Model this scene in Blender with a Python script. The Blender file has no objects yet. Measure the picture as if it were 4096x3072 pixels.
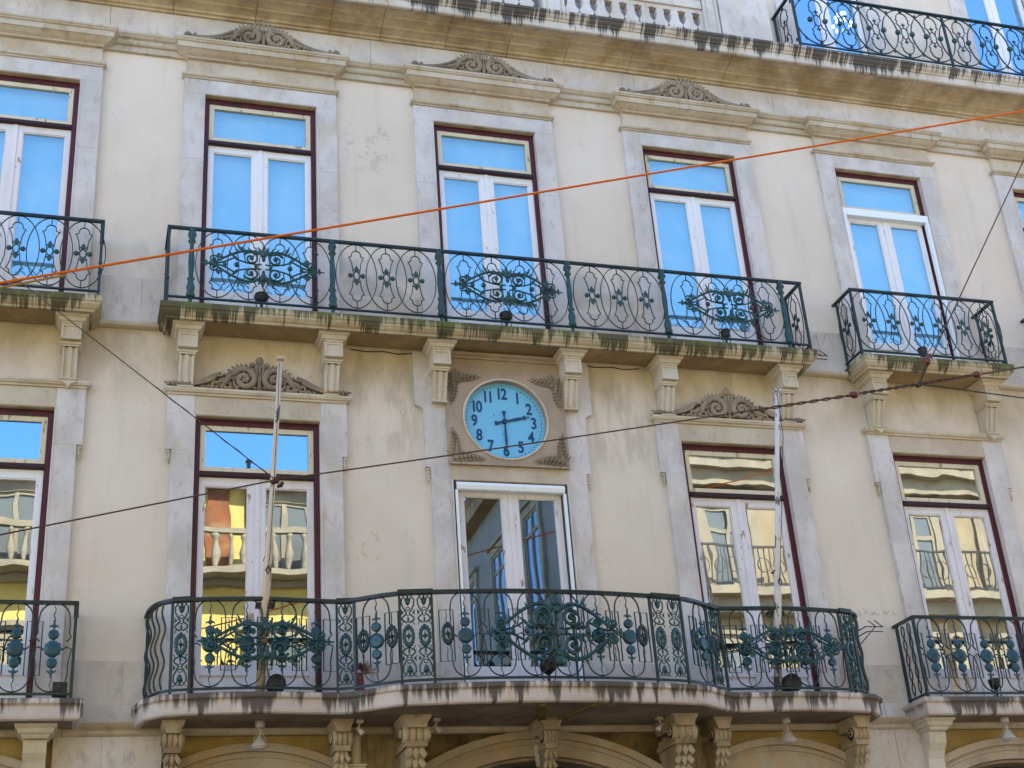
import bpy, math, random
from mathutils import Vector, Matrix
random.seed(7)
scn = bpy.context.scene
COL = scn.collection
PI = math.pi

# ------------------------------------------------------------------ camera, world, sun, exposure
def cam_axes(yaw, pitch, roll):
    cy, sy = math.cos(yaw), math.sin(yaw)
    f = Vector((sy*math.cos(pitch), cy*math.cos(pitch), math.sin(pitch)))
    r = Vector((cy, -sy, 0)); u = r.cross(f)
    return r*math.cos(roll)+u*math.sin(roll), -r*math.sin(roll)+u*math.cos(roll), f
cd = bpy.data.cameras.new('camera'); cam = bpy.data.objects.new('camera', cd); COL.objects.link(cam)
CR, CU, CF = cam_axes(math.radians(18.2015), math.radians(25.5891), math.radians(-4.4304))
cam.matrix_world = Matrix(((CR.x, CU.x, -CF.x, -4.36824), (CR.y, CU.y, -CF.y, -13.58472), (CR.z, CU.z, -CF.z, -6.25657), (0, 0, 0, 1)))
cd.sensor_width = 36; cd.lens = 36*5617.6/4096; cd.clip_start = 0.1; cd.clip_end = 2000
scn.camera = cam

SUN_EL, SUN_AZ = 47, 22          # the sun stands behind the building: azimuth from +y towards +x
world = bpy.data.worlds.new('World'); scn.world = world; world.use_nodes = True
wn = world.node_tree; wn.nodes.clear()
sky = wn.nodes.new('ShaderNodeTexSky'); sky.sky_type = 'NISHITA'; sky.sun_disc = False
sky.sun_elevation = math.radians(SUN_EL); sky.sun_rotation = math.radians(SUN_AZ)
sky.air_density = 1.0; sky.dust_density = 0.1; sky.ozone_density = 1.6; sky.altitude = 60
bg = wn.nodes.new('ShaderNodeBackground'); bg.inputs[1].default_value = 0.15
wo = wn.nodes.new('ShaderNodeOutputWorld')
wn.links.new(sky.outputs[0], bg.inputs[0]); wn.links.new(bg.outputs[0], wo.inputs[0])
sl = bpy.data.lights.new('sun', 'SUN'); sl.energy = 4.0; sl.angle = math.radians(0.5); sl.color = (1, 0.93, 0.82)
so = bpy.data.objects.new('sun', sl); COL.objects.link(so)
sd = Vector((math.sin(math.radians(SUN_AZ))*math.cos(math.radians(SUN_EL)), math.cos(math.radians(SUN_AZ))*math.cos(math.radians(SUN_EL)), math.sin(math.radians(SUN_EL))))
so.rotation_euler = sd.to_track_quat('Z', 'Y').to_euler(); so.location = (20, 30, 40)
scn.view_settings.view_transform = 'Standard'; scn.view_settings.look = 'None'
scn.view_settings.gamma = 1; scn.view_settings.use_curve_mapping = False
scn.view_settings.exposure = 2.0
scn.render.engine = 'CYCLES'
scn.cycles.max_bounces = 8; scn.cycles.diffuse_bounces = 5; scn.cycles.glossy_bounces = 4; scn.cycles.transparent_max_bounces = 8

# ------------------------------------------------------------------ materials
class NT:
    def __init__(s, name):
        s.m = bpy.data.materials.new(name); s.m.use_nodes = True
        s.n = s.m.node_tree.nodes; s.l = s.m.node_tree.links; s.n.clear()
        s.out = s.n.new('ShaderNodeOutputMaterial'); s.geo = s.n.new('ShaderNodeNewGeometry')
        s.sep = s.n.new('ShaderNodeSeparateXYZ'); s.l.new(s.geo.outputs['Position'], s.sep.inputs[0])
    def vec(s, sc, off=(0, 0, 0)):
        mp = s.n.new('ShaderNodeMapping'); mp.inputs['Scale'].default_value = sc; mp.inputs['Location'].default_value = off
        s.l.new(s.geo.outputs['Position'], mp.inputs[0]); return mp.outputs[0]
    def noise(s, sc, lo, hi, off=(0, 0, 0), det=4, rough=.6):
        t = s.n.new('ShaderNodeTexNoise'); t.inputs['Scale'].default_value = 1; t.inputs['Detail'].default_value = det
        t.inputs['Roughness'].default_value = rough; s.l.new(s.vec(sc, off), t.inputs['Vector'])
        if lo is None: return t.outputs['Fac']
        return s.ramp(t.outputs['Fac'], lo, hi)
    def ramp(s, v, lo, hi, a=0., b=1.):
        r = s.n.new('ShaderNodeMapRange'); r.interpolation_type = 'SMOOTHSTEP'
        if lo > hi: lo, hi, a, b = hi, lo, b, a
        for i, q in enumerate((lo, hi, a, b)): r.inputs[i+1].default_value = q
        s.l.new(v, r.inputs[0]); return r.outputs[0]
    def math(s, op, a, b):
        r = s.n.new('ShaderNodeMath'); r.operation = op
        for i, q in enumerate((a, b)):
            if isinstance(q, (int, float)): r.inputs[i].default_value = q
            else: s.l.new(q, r.inputs[i])
        return r.outputs[0]
    def mix(s, fac, a, b):
        r = s.n.new('ShaderNodeMix'); r.data_type = 'RGBA'
        if isinstance(fac, (int, float)): r.inputs[0].default_value = fac
        else: s.l.new(fac, r.inputs[0])
        for i, q in ((6, a), (7, b)):
            if isinstance(q, tuple): r.inputs[i].default_value = (*q[:3], 1)
            else: s.l.new(q, r.inputs[i])
        return r.outputs[2]
    def window(s, x0, x1, z0, z1, sx=.15, sz=.1):
        a = s.math('MULTIPLY', s.ramp(s.sep.outputs[0], x0-sx, x0+sx), s.ramp(s.sep.outputs[0], x1+sx, x1-sx))
        b = s.math('MULTIPLY', s.ramp(s.sep.outputs[2], z0-sz, z0+sz), s.ramp(s.sep.outputs[2], z1+sz, z1-sz))
        return s.math('MULTIPLY', a, b)
    def finish(s, col, rough=.85, bump=None, metal=0., spec=.3):
        p = s.n.new('ShaderNodeBsdfPrincipled')
        if isinstance(col, tuple): p.inputs['Base Color'].default_value = (*col, 1)
        else: s.l.new(col, p.inputs['Base Color'])
        p.inputs['Roughness'].default_value = rough; p.inputs['Metallic'].default_value = metal
        p.inputs['Specular IOR Level'].default_value = spec
        if bump:
            b = s.n.new('ShaderNodeBump'); b.inputs['Strength'].default_value = bump[1]; b.inputs['Distance'].default_value = bump[2]
            if isinstance(bump[0], (int, float)): h = s.noise((bump[0],)*3, None, None, det=5)
            else: h = bump[0]
            s.l.new(h, b.inputs['Height']); s.l.new(b.outputs[0], p.inputs['Normal'])
        s.l.new(p.outputs[0], s.out.inputs[0]); return s.m

def m_plaster():
    t = NT('plaster')
    c = t.mix(t.noise((.9, .9, .7), .35, .7), (.63, .54, .465), (.68, .595, .525))
    c = t.mix(t.math('MULTIPLY', t.noise((5, 5, .6), .5, .75, (3, 0, 0)), .35), c, (.49, .45, .39))
    c = t.mix(t.math('MULTIPLY', t.noise((9, 9, 9), .5, .8), .25), c, (.67, .62, .56))
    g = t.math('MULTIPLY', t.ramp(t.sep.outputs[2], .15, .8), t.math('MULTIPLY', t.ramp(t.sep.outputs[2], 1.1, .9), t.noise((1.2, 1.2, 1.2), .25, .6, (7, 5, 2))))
    c = t.mix(t.math('MULTIPLY', g, .5), c, (.50, .41, .24))  # yellowish bounce light under the upper balconies, painted into the plaster colour
    # damp grey patches just over the long upper balcony
    g = t.math('MULTIPLY', t.window(-2.2, 3.2, 1.5, 2.18, .2, .12), t.noise((2.2, 2.2, 1.6), .40, .55, (1.3, 0, 4)))
    c = t.mix(t.math('MULTIPLY', g, .62), c, (.36, .33, .31))
    g = t.math('MULTIPLY', t.window(-4.1, -3.6, 1.6, 2.1, .15, .1), t.noise((4, 4, 2), .35, .6))
    c = t.mix(t.math('MULTIPLY', g, .45), c, (.40, .37, .35))
    # soot beside the brackets and under the long balcony
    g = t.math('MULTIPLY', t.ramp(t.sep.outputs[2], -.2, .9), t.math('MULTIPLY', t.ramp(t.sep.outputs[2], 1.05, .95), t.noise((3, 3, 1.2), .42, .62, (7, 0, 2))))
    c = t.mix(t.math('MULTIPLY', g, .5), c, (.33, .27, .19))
    g = t.math('MULTIPLY', t.window(-1.8, -.95, -.3, .75, .12, .2), t.noise((7, 7, 2.0), .45, .6, (2, 2, 2)))
    c = t.mix(t.math('MULTIPLY', g, .35), c, (.30, .25, .18))
    g = t.math('MULTIPLY', t.window(1.0, 1.75, -.3, .75, .12, .2), t.noise((7, 7, 2.0), .42, .6, (5, 2, 2)))
    c = t.mix(t.math('MULTIPLY', g, .38), c, (.30, .26, .19))
    # small mould blots between the first and second upper windows and at the lower right
    g = t.math('MULTIPLY', t.window(-1.75, -1.15, 3.35, 4.0, .1, .15), t.noise((9, 9, 8), .53, .66, (4, 4, 1)))
    c = t.mix(t.math('MULTIPLY', g, .55), c, (.40, .35, .26))
    g = t.math('MULTIPLY', t.window(-1.85, -1.45, -1.6, -1.2, .05, .08), t.noise((13, 13, 12), .55, .66, (4, 4, 1)))
    c = t.mix(t.math('MULTIPLY', g, .5), c, (.42, .33, .22))
    g = t.math('MULTIPLY', t.window(3.75, 4.5, -2.03, -1.96, .05, .03), t.noise((22, 22, 30), .45, .6, (4, 4, 1)))
    c = t.mix(t.math('MULTIPLY', g, .6), c, (.36, .28, .22))
    # hairline cracks
    v = t.n.new('ShaderNodeTexVoronoi'); v.feature = 'DISTANCE_TO_EDGE'; v.inputs['Scale'].default_value = 1
    wv = t.n.new('ShaderNodeVectorMath'); wv.operation = 'ADD'
    nt = t.n.new('ShaderNodeTexNoise'); nt.inputs['Scale'].default_value = 2.5; t.l.new(t.geo.outputs['Position'], nt.inputs['Vector'])
    t.l.new(t.vec((.55, .55, .42), (.3, 0, .2)), wv.inputs[0]); t.l.new(nt.outputs['Color'], wv.inputs[1]); t.l.new(wv.outputs[0], v.inputs['Vector'])
    cr = t.math('MULTIPLY', t.ramp(v.outputs['Distance'], .004, .0015), t.noise((1.1, 1.1, 1.1), .50, .62, (9, 0, 3)))
    c = t.mix(t.math('MULTIPLY', cr, .3), c, (.25, .21, .17))
    return t.finish(c, .92, (38, .25, .012), spec=.15)

def m_stone(name, a, b, ochre=.25, dirt=.3, oc=(.50, .36, .19), comb=(58, 2, .18), w1=.32, w2=.50, soft=.24, streak=None, dk=(.22, .18, .15), moss=None, seed=0):
    """limestone: two tones, ochre blots, grey veins, optional run-off streaks from z=streak[0] down to streak[1]"""
    t = NT(name)
    c = t.mix(t.noise((1.6, 1.6, 1.2), .38, .62, (seed, 1, 0)), a, b)
    c = t.mix(t.math('MULTIPLY', t.noise((3.2, 3.2, 2.2), .48, .72, (seed+5, 2, 0)), ochre), c, oc)
    c = t.mix(t.math('MULTIPLY', t.noise((11, 11, 5), .52, .75, (seed+2, 2, 8)), dirt), c, dk)
    c = t.mix(t.math('MULTIPLY', t.noise((34, 34, 34), .58, .72, (seed, 2, 8)), .28), c, tuple(q*.55 for q in a))
    if streak:
        zt, zb, dens, col = streak
        fall = t.ramp(t.sep.outputs[2], zb, zt)                     # 1 at the edge the water runs from
        n1 = t.noise(comb, .34, .66, (seed, 3, 3), det=3)
        n2 = t.noise((3.4, 1, .3), .36, .64, (seed+9, 0, 0), det=3)
        q = t.math('ADD', t.math('MULTIPLY', n1, w1), t.math('MULTIPLY', n2, w2))
        n3 = t.noise((13, 1, .2), .35, .65, (seed+4, 7, 1), det=2)
        q = t.math('ADD', q, t.math('MULTIPLY', t.math('SUBTRACT', n3, .5), .28))
        q = t.math('ADD', q, t.math('MULTIPLY', fall, .50))
        c = t.mix(t.math('MULTIPLY', t.ramp(q, dens, dens+soft), .9), c, col)
    if moss:
        zt, zb, th = moss
        g = t.math('MULTIPLY', t.noise((7, 4, 1.5), th, th+.1, (seed, 8, 1)), t.ramp(t.sep.outputs[2], zb, zt))
        c = t.mix(t.math('MULTIPLY', g, .8), c, (.13, .15, .045))
    return t.finish(c, .88, (26, .35, .012), spec=.2)

def m_paint(name, a, chips=.3, chipcol=(.30, .20, .13), rough=.5, grime=(.35, .28, .22), gr=.25, sc=18):
    t = NT(name)
    c = t.mix(t.math('MULTIPLY', t.noise((6, 6, 2), .45, .75), gr), a, grime)
    c = t.mix(t.math('MULTIPLY', t.noise((sc, sc, sc*.35), .66-chips*.12, .70-chips*.12, (3, 3, 3)), .85), c, chipcol)
    return t.finish(c, rough, (40, .15, .004))

def m_iron(name, a, b, rough=.42, rust=.2):
    t = NT(name)
    c = t.mix(t.noise((7, 7, 7), .35, .7), a, b)
    c = t.mix(t.math('MULTIPLY', t.noise((23, 23, 23), .60, .70, (4, 0, 0)), rust), c, (.12, .045, .02))
    return t.finish(c, rough, (60, .3, .004), spec=.45)

def m_glass(name, refl, tint, wob=.010, sc=3.0):
    t = NT(name)
    g = t.n.new('ShaderNodeBsdfGlossy'); g.inputs['Roughness'].default_value = .0; g.inputs['Color'].default_value = (*tint, 1)
    tr = t.n.new('ShaderNodeBsdfTransparent'); tr.inputs['Color'].default_value = (.86, .9, .92, 1)
    b = t.n.new('ShaderNodeBump'); b.inputs['Strength'].default_value = 1; b.inputs['Distance'].default_value = wob
    t.l.new(t.noise((sc, sc, sc*.7), None, None, det=1), b.inputs['Height']); t.l.new(b.outputs[0], g.inputs['Normal'])
    mx = t.n.new('ShaderNodeMixShader'); mx.inputs[0].default_value = refl
    t.l.new(tr.outputs[0], mx.inputs[1]); t.l.new(g.outputs[0], mx.inputs[2]); t.l.new(mx.outputs[0], t.out.inputs[0])
    return t.m

ST_A, ST_B = (.61, .565, .565), (.49, .45, .44)
M = dict(
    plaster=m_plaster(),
    stone=m_stone('limestone', ST_A, ST_B, .3, .38),
    stone_warm=m_stone('limestone_warm', (.53, .46, .38), (.44, .36, .28), .4, .3, seed=3),
    cornice=m_stone('limestone_cornice', (.52, .43, .32), (.33, .26, .17), .6, .45, oc=(.38, .26, .12), seed=6),
    lip=m_stone('limestone_lip', (.56, .52, .50), (.46, .41, .37), .3, .3, streak=(5.57, 5.33, .60, (.05, .048, .05)), seed=2),
    hood=m_stone('limestone_hood', (.52, .46, .39), (.44, .37, .29), .5, .5, oc=(.40, .28, .13), dk=(.16, .14, .13), seed=4),
    dado=m_stone('limestone_dado', (.60, .54, .51), (.50, .44, .41), .3, .6, dk=(.26, .22, .22), seed=8),
    slab_up=m_stone('limestone_slab_upper', (.47, .40, .29), (.38, .31, .20), .5, .5, streak=(1.13, .88, .50, (.055, .05, .025)), moss=(1.12, .95, .47), seed=5),
    slab_low=m_stone('limestone_slab_lower', (.58, .50, .48), (.50, .42, .39), .25, .3, streak=(-3.04, -3.32, .56, (.06, .05, .044)), comb=(19, 3, .5), w1=.30, soft=.34, moss=(-3.03, -3.12, .55), seed=7),
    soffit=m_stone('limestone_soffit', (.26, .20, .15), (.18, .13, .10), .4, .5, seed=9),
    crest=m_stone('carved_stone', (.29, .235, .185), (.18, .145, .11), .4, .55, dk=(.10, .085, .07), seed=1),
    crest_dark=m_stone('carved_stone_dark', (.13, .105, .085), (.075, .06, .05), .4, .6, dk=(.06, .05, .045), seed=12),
    bracket=m_stone('bracket_stone', (.58, .53, .46), (.50, .43, .34), .35, .3, seed=11),
    scroll=m_stone('scroll_stone', (.34, .26, .18), (.22, .16, .10), .5, .55, dk=(.09, .07, .05), seed=13),
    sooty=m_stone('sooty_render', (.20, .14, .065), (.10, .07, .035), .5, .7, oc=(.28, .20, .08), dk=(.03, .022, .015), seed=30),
    console=m_stone('console_stone', (.42, .35, .27), (.28, .21, .14), .5, .7, dk=(.07, .055, .04), seed=31),
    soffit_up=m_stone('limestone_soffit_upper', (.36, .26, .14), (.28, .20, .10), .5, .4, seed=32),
    arch=m_stone('arch_stone', (.42, .345, .28), (.34, .265, .20), .6, .3, oc=(.48, .28, .12), seed=14),
    yellow=m_stone('yellow_render', (.40, .28, .11), (.30, .20, .07), .4, .6, seed=15),
    cartouche=m_stone('clock_surround_stone', (.40, .32, .265), (.33, .26, .21), .3, .35, seed=16),
    iron=m_iron('green_iron', (.004, .024, .030), (.003, .015, .020)),
    iron_lt=m_iron('green_iron_ornament', (.010, .060, .066), (.006, .034, .040), .4, .25),
    iron_teal=m_iron('teal_disc', (.012, .078, .115), (.009, .046, .068), .38, .15),
    rail=m_iron('dark_handrail', (.002, .012, .012), (.003, .016, .015), .35, .1),
    black=m_iron('black_metal', (.012, .012, .014), (.02, .018, .02), .5, .5),
    rust=m_iron('rusty_metal', (.05, .018, .012), (.09, .03, .015), .8, .5),
    mahog=m_paint('mahogany_paint', (.075, .011, .018), .15, (.02, .03, .03), .4, (.02, .012, .014), .6),
    mahog_dk=m_paint('dark_mahogany_paint', (.035, .010, .015), .15, (.05, .02, .02), .4, (.012, .012, .016), .6),
    cream=m_paint('cream_paint', (.62, .55, .42), .35, (.25, .18, .10), .5, (.38, .30, .2), .4),
    white=m_paint('white_paint', (.74, .74, .80), .05, (.4, .3, .25), .45, (.55, .5, .5), .15),
    chipped=m_paint('chipped_white_paint', (.70, .66, .70), .22, (.33, .19, .11), .55, (.45, .38, .34), .35, 14),
    alu=m_paint('aluminium_white', (.78, .82, .88), 0, (.6, .6, .6), .3, (.6, .6, .65), .1),
    blind=m_stone('roller_blind', (.48, .78, .92), (.74, .88, .95), .0, .0, seed=40),
    dark=NT('dark_interior').finish((.05, .045, .04), .9),
    room=NT('room_wall').finish((.16, .15, .14), .9),
    pole=m_paint('pole_paint', (.56, .46, .36), .75, (.03, .03, .05), .5, (.4, .3, .22), .4, 9),
    pole2=m_paint('white_pole_paint', (.62, .60, .60), .65, (.03, .03, .06), .5, (.4, .35, .3), .3, 9),
    dial=NT('clock_dial_enamel').finish((.17, .50, .80), .5),
    navy=NT('navy_paint').finish((.012, .06, .17), .5),
    orange=NT('orange_cable').finish((.58, .13, .014), .85, spec=.05),
    wire=m_iron('brown_wire', (.05, .024, .016), (.09, .035, .02), .6, .4),
    wire_grey=m_iron('grey_wire', (.10, .085, .075), (.06, .045, .035), .7, .2),
    lampm=m_paint('lamp_shell', (.42, .38, .36), .3, (.2, .12, .08), .35, (.2, .15, .12), .5),
    bulb=NT('lamp_glass').finish((.55, .45, .48), .12, spec=.6),
    red=NT('red_glaze').finish((.16, .012, .018), .25, spec=.6),
    magenta=NT('magenta_petals').finish((.16, .02, .06), .7),
    straw=NT('dry_straw').finish((.32, .22, .12), .9),
    board=m_paint('cream_board', (.62, .52, .42), .1, (.3, .2, .15), .7),
    wood=m_paint('raw_wood', (.48, .32, .20), .2, (.2, .1, .05), .8),
    pipe=m_paint('pipe_paint', (.50, .42, .32), .2, (.3, .2, .15), .5),
    glass_up=m_glass('window_glass_upper', .27, (.55, .86, .98), .0006),
    glass_low=m_glass('window_glass_lower', .55, (.92, .90, .82), .0012, 2.4),
    glass_tr=m_glass('window_glass_transom', .6, (.30, .56, .90), .0008, 2.4),
    glass_mid=m_glass('window_glass_clock_door', .34, (.75, .86, .95), .0006, 2),
    glass_clock=m_glass('clock_glass', .025, (.9, .95, 1.0), .0002),
    asphalt=m_stone('asphalt', (.06, .06, .062), (.045, .045, .047), .05, .2, seed=20),
    paving=m_stone('limestone_setts', (.40, .32, .23), (.33, .265, .19), .1, .3, seed=21),
    opp_yellow=m_stone('yellow_wall_opposite', (.50, .41, .14), (.45, .37, .12), .1, .1, seed=22),
    opp_cream=m_stone('cream_wall_opposite', (.27, .24, .165), (.23, .20, .14), .1, .1, seed=23),
    opp_grey=m_stone('grey_wall_side_street', (.20, .215, .225), (.17, .18, .19), .1, .1, seed=24),
    opp_trim=m_stone('trim_opposite', (.25, .235, .185), (.21, .195, .155), .2, .2, seed=25),
    opp_roof=m_stone('red_roof_opposite', (.22, .085, .04), (.13, .06, .035), .3, .3, seed=26),
    opp_brown=m_stone('brown_panel_opposite', (.22, .16, .09), (.17, .12, .07), .3, .3, seed=27),
)

# ------------------------------------------------------------------ mesh helpers
class G:
    def __init__(s): s.v = []; s.f = []
    def box(s, x0, x1, y0, y1, z0, z1):
        n = len(s.v)
        s.v += [(x, y, z) for x in (x0, x1) for y in (y0, y1) for z in (z0, z1)]
        for q in ((0, 1, 3, 2), (4, 6, 7, 5), (0, 4, 5, 1), (2, 3, 7, 6), (0, 2, 6, 4), (1, 5, 7, 3)): s.f.append([n+i for i in q])
        return s
    def prism(s, poly, y0, y1, back=True):
        """poly in (x, z), extruded y0 (front) to y1"""
        a = sum(p[0]*q[1]-q[0]*p[1] for p, q in zip(poly, poly[1:]+poly[:1]))
        if a < 0: poly = poly[::-1]
        n = len(s.v); k = len(poly)
        s.v += [(x, y0, z) for x, z in poly]+[(x, y1, z) for x, z in poly]
        s.f.append([n+i for i in range(k)])
        if back: s.f.append([n+k+i for i in range(k)][::-1])
        for i in range(k): s.f.append([n+i, n+k+i, n+k+(i+1) % k, n+(i+1) % k])
        return s
    def prism_x(s, poly, x0, x1):
        """poly in (y, z), extruded along x"""
        a = sum(p[0]*q[1]-q[0]*p[1] for p, q in zip(poly, poly[1:]+poly[:1]))
        if a > 0: poly = poly[::-1]
        n = len(s.v); k = len(poly)
        s.v += [(x0, y, z) for y, z in poly]+[(x1, y, z) for y, z in poly]
        s.f.append([n+i for i in range(k)]); s.f.append([n+k+i for i in range(k)][::-1])
        for i in range(k): s.f.append([n+i, n+(i+1) % k, n+k+(i+1) % k, n+k+i][::-1])
        return s
    def mould(s, prof, x0, x1, yw, yf, caps=True):
        """profile (projection, z) swept round three sides of a block x0..x1, front yf, wall yw"""
        path = [(x0, yw), (x0, yf), (x1, yf), (x1, yw)]
        return s.sweep(prof, path, [(-1, 0), (-1, -1), (1, -1), (1, 0)])
    def sweep(s, prof, path, nor):
        n = len(s.v); k = len(path)
        for p, z in prof:
            for (x, y), (a, b) in zip(path, nor): s.v.append((x+a*p, y+b*p, z))
        for j in range(len(prof)-1):
            for i in range(k-1):
                a = n+j*k+i; s.f.append([a, a+1, a+k+1, a+k])
        return s
    def tube(s, pts, r, n=5, closed=False, ys=1.0, ref=(0, 1, 0), caps=True):
        pts = [Vector(p) for p in pts]; k = len(pts); base = len(s.v)
        rr = r if isinstance(r, (list, tuple)) else [r]*k
        ref = Vector(ref)
        for i, p in enumerate(pts):
            a = pts[(i-1) % k] if (closed or i) else p
            b = pts[(i+1) % k] if (closed or i < k-1) else p
            t = (b-a).normalized() if (b-a).length > 1e-9 else Vector((0, 0, 1))
            bn = ref-t*ref.dot(t)
            if bn.length < 1e-3: bn = Vector((1, 0, 0))-t*t.x
            bn.normalize(); nn = t.cross(bn)
            for j in range(n):
                an = 2*PI*(j+.5)/n
                s.v.append(tuple(p+nn*(math.cos(an)*rr[i])+bn*(math.sin(an)*rr[i]*ys)))
        for i in range(k if closed else k-1):
            for j in range(n):
                a = base+i*n+j; b = base+i*n+(j+1) % n; c = base+((i+1) % k)*n+(j+1) % n; d = base+((i+1) % k)*n+j
                s.f.append([a, b, c, d])
        if caps and not closed:
            s.f.append([base+j for j in range(n)][::-1]); s.f.append([base+(k-1)*n+j for j in range(n)])
        return s
    def ball(s, c, r, n=8, m=5):
        if isinstance(r, (int, float)): r = (r, r, r)
        b = len(s.v); s.v.append((c[0], c[1], c[2]-r[2]))
        for i in range(1, m):
            th = PI*i/m
            for j in range(n):
                ph = 2*PI*j/n
                s.v.append((c[0]+r[0]*math.sin(th)*math.cos(ph), c[1]+r[1]*math.sin(th)*math.sin(ph), c[2]-r[2]*math.cos(th)))
        s.v.append((c[0], c[1], c[2]+r[2])); e = len(s.v)-1
        for j in range(n):
            s.f.append([b, b+1+(j+1) % n, b+1+j]); s.f.append([e, e-n+j, e-n+(j+1) % n])
        for i in range(m-2):
            for j in range(n):
                a = b+1+i*n+j; a2 = b+1+i*n+(j+1) % n; s.f.append([a, a2, a2+n, a+n])
        return s
    def lathe(s, prof, c=(0, 0, 0), n=10, axis='z'):
        """prof (r, h) revolved round an axis through c"""
        b = len(s.v)
        for r, h in prof:
            for j in range(n):
                a = 2*PI*j/n
                if axis == 'z': s.v.append((c[0]+r*math.cos(a), c[1]+r*math.sin(a), c[2]+h))
                else: s.v.append((c[0]+r*math.cos(a), c[1]+h, c[2]+r*math.sin(a)))
        for i in range(len(prof)-1):
            for j in range(n):
                a = b+i*n+j; a2 = b+i*n+(j+1) % n; s.f.append([a, a2, a2+n, a+n])
        s.f.append([b+j for j in range(n)][::-1]); s.f.append([b+(len(prof)-1)*n+j for j in range(n)])
        return s
    def leaf(s, x, z, ang, L, W, y=0., d=.02, bend=0.):
        """a pointed leaf with a raised rib, lying in the xz plane and proud towards -y"""
        n = len(s.v); ca, sa = math.cos(ang), math.sin(ang)
        st = [(0, .15), (.3, .9), (.6, .8), (.85, .4), (1, .02)]
        for t, w in st:
            bx = t*L; bz = bend*L*t*t
            for e, yy in ((-1, 0), (0, -d*(1-.5*t)), (1, 0)):
                px = bx; pz = bz+e*w*W/2
                s.v.append((x+px*ca-pz*sa, y+yy, z+px*sa+pz*ca))
        for i in range(4):
            for j in (0, 1):
                a = n+i*3+j; s.f.append([a, a+3, a+4, a+1])
        return s
    def mesh(s, name, mat, smooth=False):
        me = bpy.data.meshes.new(name); me.from_pydata(s.v, [], s.f); me.materials.append(mat)
        if smooth: me.polygons.foreach_set('use_smooth', [True]*len(me.polygons))
        me.update(); return me

WL = {}
def put(name, me, parent=None, loc=(0, 0, 0), rz=0., **kw):
    o = bpy.data.objects.new(name, me); COL.objects.link(o)
    if parent is not None:
        o.parent = parent; pl = WL[parent.name]
        o.location = (loc[0]-pl[0], loc[1]-pl[1], loc[2]-pl[2])
    else: o.location = loc
    WL[o.name] = tuple(loc); o.rotation_euler.z = rz
    for k, v in kw.items(): o[k] = v
    return o
def add(name, g, mat, parent=None, loc=(0, 0, 0), rz=0., smooth=False, **kw):
    return put(name, g.mesh(name, M[mat], smooth), parent, loc, rz, **kw)
def empty(name, loc, **kw): return put(name, None, None, loc, 0., **kw)

def arc(cx, cz, r, a0, a1, n=12, rz=None, y=0.):
    rz = r if rz is None else rz
    return [(cx+r*math.cos(a0+(a1-a0)*i/n), y, cz+rz*math.sin(a0+(a1-a0)*i/n)) for i in range(n+1)]
def spiral(cx, cz, r0, turns, a0, sgn=1, n=22, r1=.12, y=0.):
    """from radius r0 inwards"""
    o = []
    for i in range(n+1):
        t = i/n; r = r0*(1-(1-r1)*t); a = a0+sgn*turns*2*PI*t
        o.append((cx+r*math.cos(a), y, cz+r*math.sin(a)))
    return o
def taper(n, a, b): return [a+(b-a)*i/(n-1) for i in range(n)]
def bez(p0, p1, p2, p3, n=10, y=0.):
    o = []
    for i in range(n+1):
        t = i/n; u = 1-t
        o.append((u**3*p0[0]+3*u*u*t*p1[0]+3*u*t*t*p2[0]+t**3*p3[0], y, u**3*p0[1]+3*u*u*t*p1[1]+3*u*t*t*p2[1]+t**3*p3[1]))
    return o

# ------------------------------------------------------------------ ground
GZ = -7.9
def ground():
    g = G(); g.box(-150, 150, -150, 150, GZ-.3, GZ-.15); add('ground', g, 'paving', kind='structure')
    g = G(); g.box(-120, 120, -11.2, -3.0, GZ-.148, GZ-.13); add('road', g, 'asphalt', kind='structure')
    for y0, y1 in ((-3.0, .3), (-15.6, -11.2)):
        g = G(); g.box(-120, 120, y0, y1, GZ-.147, GZ); add('pavement', g, 'paving', kind='structure')
    for yy in (-8.4, -7.0, -5.6, -4.2):
        g = G(); g.box(-110, 110, yy-.03, yy+.03, GZ-.128, GZ-.118); add('tram_rail', g, 'black', kind='structure')
ground()

# ------------------------------------------------------------------ the building
B = empty('building', (0, 0, GZ), label='long cream rendered stone facade with green iron balconies and a blue wall clock', category='building')
CX = [-8.15, -5.43, -2.734, 0.0, 2.734, 5.487, 8.248]
UP_TOP, LO_TOP = 4.12, 0.0
YW = .06                        # plaster plane; the stone surrounds stand 6 cm proud of it
X0, X1 = -9.6, 9.7

def wall():
    g = G()
    # bays of render between the surrounds; upper and lower storey
    for zlo, zhi, hw in ((1.6, 4.62, .86), (-2.6, .98, .87)):
        xs = [X0]+[v for c in CX for v in (c-hw, c+hw)]+[X1]
        for i in range(0, len(xs), 2): g.box(xs[i], xs[i+1], YW, .40, zlo, zhi)
        for c in CX:
            if zlo > 0: continue
            g.box(c-hw, c+hw, YW+.001, .40, .22 if c else .9, zhi-.001)
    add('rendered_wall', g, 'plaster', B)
    g = G()
    g.box(X0, X1, .41, .44, GZ, 10); g2 = G()
    # body of the building: side walls, back wall, flat roof (real volume, so that the sun stands behind it)
    g2.box(X0, X0+.3, .45, 11, GZ, 10); g2.box(X1-.3, X1, .45, 11, GZ, 10); g2.box(X0, X1, 11, 11.3, GZ, 10)
    g2.box(X0, X1, .45, 11.3, 10, 10.3)
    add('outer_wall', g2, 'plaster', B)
    for z in (-3.4, .75, 5.3):
        g3 = G(); g3.box(X0+.31, X1-.31, .46, 10.9, z, z+.25); add('floor_slab', g3, 'room', B)
wall()

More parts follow.
